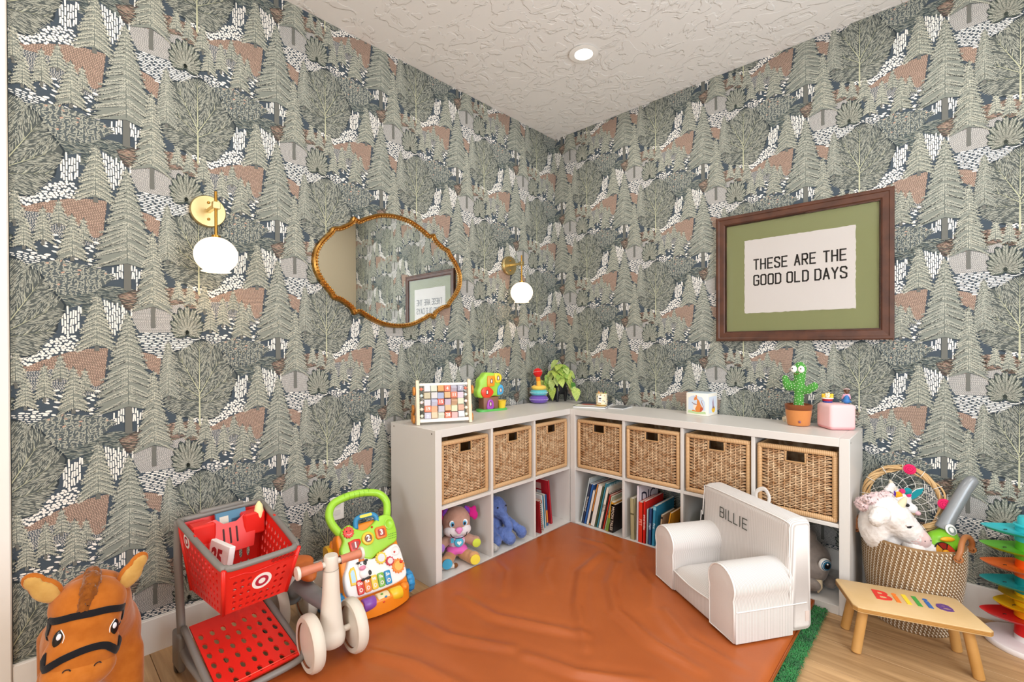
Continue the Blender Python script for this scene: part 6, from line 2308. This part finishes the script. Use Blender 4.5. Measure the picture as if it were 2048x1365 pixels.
G().tube([WM @ Vector(p) for p in spline([(-.045, .268, .0), (-.035, .305, -.002), (.005, .312, -.002), (.045, .305, -.002), (.055, .275, .0)], 5)], .011, 10).build('carry_handle', plastic('#2f86b8', .35), wk, 180)
G().prism(rrect(.055, .012, .005), .0, .0015, WM @ T(.005, .311, .0085)).build('handle_label', plastic('#f0d54a', .4), wk, 30)


def gear(u, v, r, n, col, z0=.010, z1=.018, hub=None):
    p = []
    for i in range(n * 4):
        a = 2 * PI * i / (n * 4)
        k = r * (1.0 if i % 4 in (0, 1) else .86)
        p.append((u + k * math.cos(a), v + k * math.sin(a)))
    o = G().prism(p, z0, z1, WM, bev=.0015).build('gear', plastic(col, .35), wk, 40)
    if hub:
        G().lathe([(0, .0015), (r * .62, .0015), (r * .62, 0)], 24, WM @ T(u, v, z1)).build('gear_centre', plastic(hub, .4), o, 40)
    return o


gear(.030, .128, .025, 12, '#f0c93a', hub='#d9dde0')
gear(.064, .105, .019, 10, '#c92f42', .012, .021, hub='#e3d3d3')
g3 = gear(.097, .076, .030, 14, '#ef8424', hub='#f0b04a')
G().ball((.110, .088, .022), .0065, 12, WM).build('gear_knob', plastic('#d8301f'), g3, 180)
sg_ = gear(-.083, .262, .024, 12, '#d83420', .008, .016)
for s in (-1, 1):
    G().ball((-.083 + s * .008, .267, .0165), (.0025, .003, .0012), 8, WM).build('sun_eye', plastic('#5a140e'), sg_, 180)
G().tube([WM @ Vector((-.083 + .011 * math.cos(R(a)), .260 + .009 * math.sin(R(a)), .017)) for a in (200, 230, 270, 310, 340)], .0014, 6).build('sun_smile', plastic('#f3e6dc'), sg_, 180)
for num, (u, v), outer, oc, ic in (('1', (-.066, .206), [(-.026, .018), (-.022, -.022), (.0, -.026), (.026, .006), (.022, .02), (0, .024)], '#d8301f', '#9a2420'),
                                   ('2', (-.008, .218), circle(.0265, 28), '#efc62e', '#7a4a24'), ('3', (.053, .226), rrect(.050, .050, .012), '#ef7d1c', '#a83420')):
    o = G().prism([(u + a, v + b) for a, b in ccw(outer)], .008, .019, WM, bev=.003, seg=2).build('number_button', plastic(oc, .35), wk, 50)
    G().prism([(u + a * .62, v + b * .62) for a, b in ccw(outer)], .019, .0196, WM).build('button_well', plastic(ic, .3), o, 0)
    G().text(num, .030, .0004, WM @ T(u, v, .0202), bold=.0012).build('numeral', plastic('#f6f1ea', .4), o, 0)
G().lathe([(.020, .0), (.022, .003), (.018, .004), (.016, .001), (0, .0005)], 24, WM @ T(.098, .252, .010)).build('round_dish', m_lime, wk, 60)
for k in range(5):
    for j in range(3):
        G().box(.082 + k * .008 + j * .002, .190 + j * .009, .0098, .087 + k * .008 + j * .002, .193 + j * .009, .0108, WM).build('speaker_slot', plastic('#5a8a1c'), wk, 0)
G().ball((.020, .258, .010), .005, 10, WM).build('light', plastic('#c8401c'), wk, 180)
# piano keys
for k, (nm, c) in enumerate((('Do', '#d8342c'), ('Re', '#ef7f22'), ('Mi', '#efc93a'), ('Fa', '#7fb848'), ('So', '#2f8fc4'))):
    u = -.078 + k * .030
    o = G().prism(rrect(.027, .054, .006, 4, u, .047), .010, .020, WM, bev=.003, seg=2).build('piano_key', plastic(c, .35), wk, 50)
    G().text(nm, .0155, .0004, WM @ T(u, .060, .0204), bold=.0006).build('key_name', plastic('#f6f1ea', .4), o, 0)
    G().lathe([(.004, 0), (.0075, 0), (.0075, .0006), (.004, .0006)], 16, WM @ T(u, .036, .0201)).build('key_picture', plastic('#f0dccf', .4), o, 0)
# little farm door and cow
dd_ = G().prism(ccw([(-.112, .062), (-.112, .112), (-.102, .126), (-.088, .128), (-.084, .112), (-.084, .06)]), .010, .017, WM, bev=.002).build('farm_door', plastic('#efc02a', .35), wk, 40)
G().prism(ccw([(-.107, .072), (-.107, .108), (-.100, .117), (-.092, .117), (-.090, .106), (-.090, .070)]), .017, .0176, WM).build('door_window', plastic('#a9cfe0', .3), dd_, 0)
cow = G().ball((-.048, .092, .012), (.024, .024, .010), 16, WM).ball((-.054, .124, .013), (.018, .017, .010), 16, WM).build('cow', plastic('#f2eeec', .4), wk, 180)
G().ball((-.056, .114, .020), (.014, .010, .007), 14, WM).build('cow_muzzle', plastic('#e58fae', .4), cow, 180)
for u, v, a, b in ((-.043, .129, .008, .009), (-.070, .136, .008, .005), (-.036, .137, .008, .005), (-.03, .088, .007, .010), (-.042, .071, .014, .005), (-.062, .07, .01, .005)):
    G().ball((u, v, .0205), (a, b, .003), 12, WM).build('cow_patch', plastic('#2a2524', .4), cow, 180)
for s in (-1, 1):
    G().ball((-.055 + s * .006, .128, .022), (.0026, .0036, .0015), 8, WM).build('cow_eye', plastic('#1a1616'), cow, 180)
G().lathe([(.012, 0), (.010, .012), (.003, .016), (0, .016)], 14, WM @ T(-.052, .141, .012) @ RX(-80)).build('cow_hat', plastic('#e8772a'), cow, 60)
G().lathe([(.018, 0), (.02, .002), (.016, .003), (.015, .001), (0, .0005)], 24, WM @ T(.100, .138, .012)).build('round_dish', plastic('#e6e3e2', .35), wk, 60)
G().ball((.094, .134, .013), .0045, 10, WM).build('light', plastic('#d8402c'), wk, 180)
# rollers in the foot, wheels
fb_ = ccw(sm([(-.130, .0), (-.128, .055), (-.06, .085), (.0, .092), (.06, .085), (.128, .055), (.130, .0), (.06, -.02), (-.06, -.02)], 3))
G().prism([(a, b) for a, b in fb_], 0.0, .062, T(.075, 0, .053) @ RZ(-90), bev=.012, seg=3).build('foot', m_or, wk, 60)
for y_, c in ((-.058, '#8a4fb0'), (0, '#f3dcae'), (.058, '#f0c42a')):
    r_ = G().cyl((.140, y_ - .026, .100), (.140, y_ + .026, .100), .025, seg=28, bev=.003).build('roller', plastic(c, .35), wk, 50)
    if y_ == 0:
        for a, c2 in ((0, '#d8402c'), (35, '#3f8fc4'), (70, '#5f9a3c'), (-30, '#e08a2a')):
            G().ball((.140 + .0252 * math.cos(R(a)), .006 * (1 if a % 2 else -1), .100 + .0252 * math.sin(R(a))), (.004, .006, .004), 8).build('roller_print', plastic(c2, .5), r_, 180)
for s in (-1, 1):
    G().ball((.130, s * .103, .110), (.02, .016, .016), 14).build('foot_knob', m_or, wk, 180)
for x, z in ((.075, .0), (-.115, 0)):
    for s in (-1, 1):
        zz0 = .046 + (.052 if x > 0 else 0)
        w_ = G().lathe([(0, -.016), (.030, -.016), (.042, -.014), (.046, -.006), (.046, .006), (.042, .014), (.030, .016), (0, .016)], 32, T(x, s * .150, zz0) @ RX(90)).build('wheel', plastic('#2f8fc8', .4), wk, 50)
        for k in range(12):
            G().box(-.004, -.012, .0455, .004, .012, .0475, T(x, s * .150, zz0) @ RY(30 * k)).build('tread', plastic('#2579ad', .45), w_, 0)
for s in (-1, 1):
    G().tube([(-.115, s * .132, .05), (-.09, s * .128, .16), (-.06, s * .118, .30)], .014, 10).build('rear_leg', m_or, wk, 180)
    G().tube([(.075, s * .138, .095), (0, s * .134, .07), (-.115, s * .134, .05)], .012, 10).build('side_rail', m_or, wk, 180)
G().prism(rrect(.06, .12, .02), -.03, .0, T(-.075, -.145, .22) @ RX(90) @ RY(0)).build('side_shape', plastic('#e8b51e'), wk, 40)
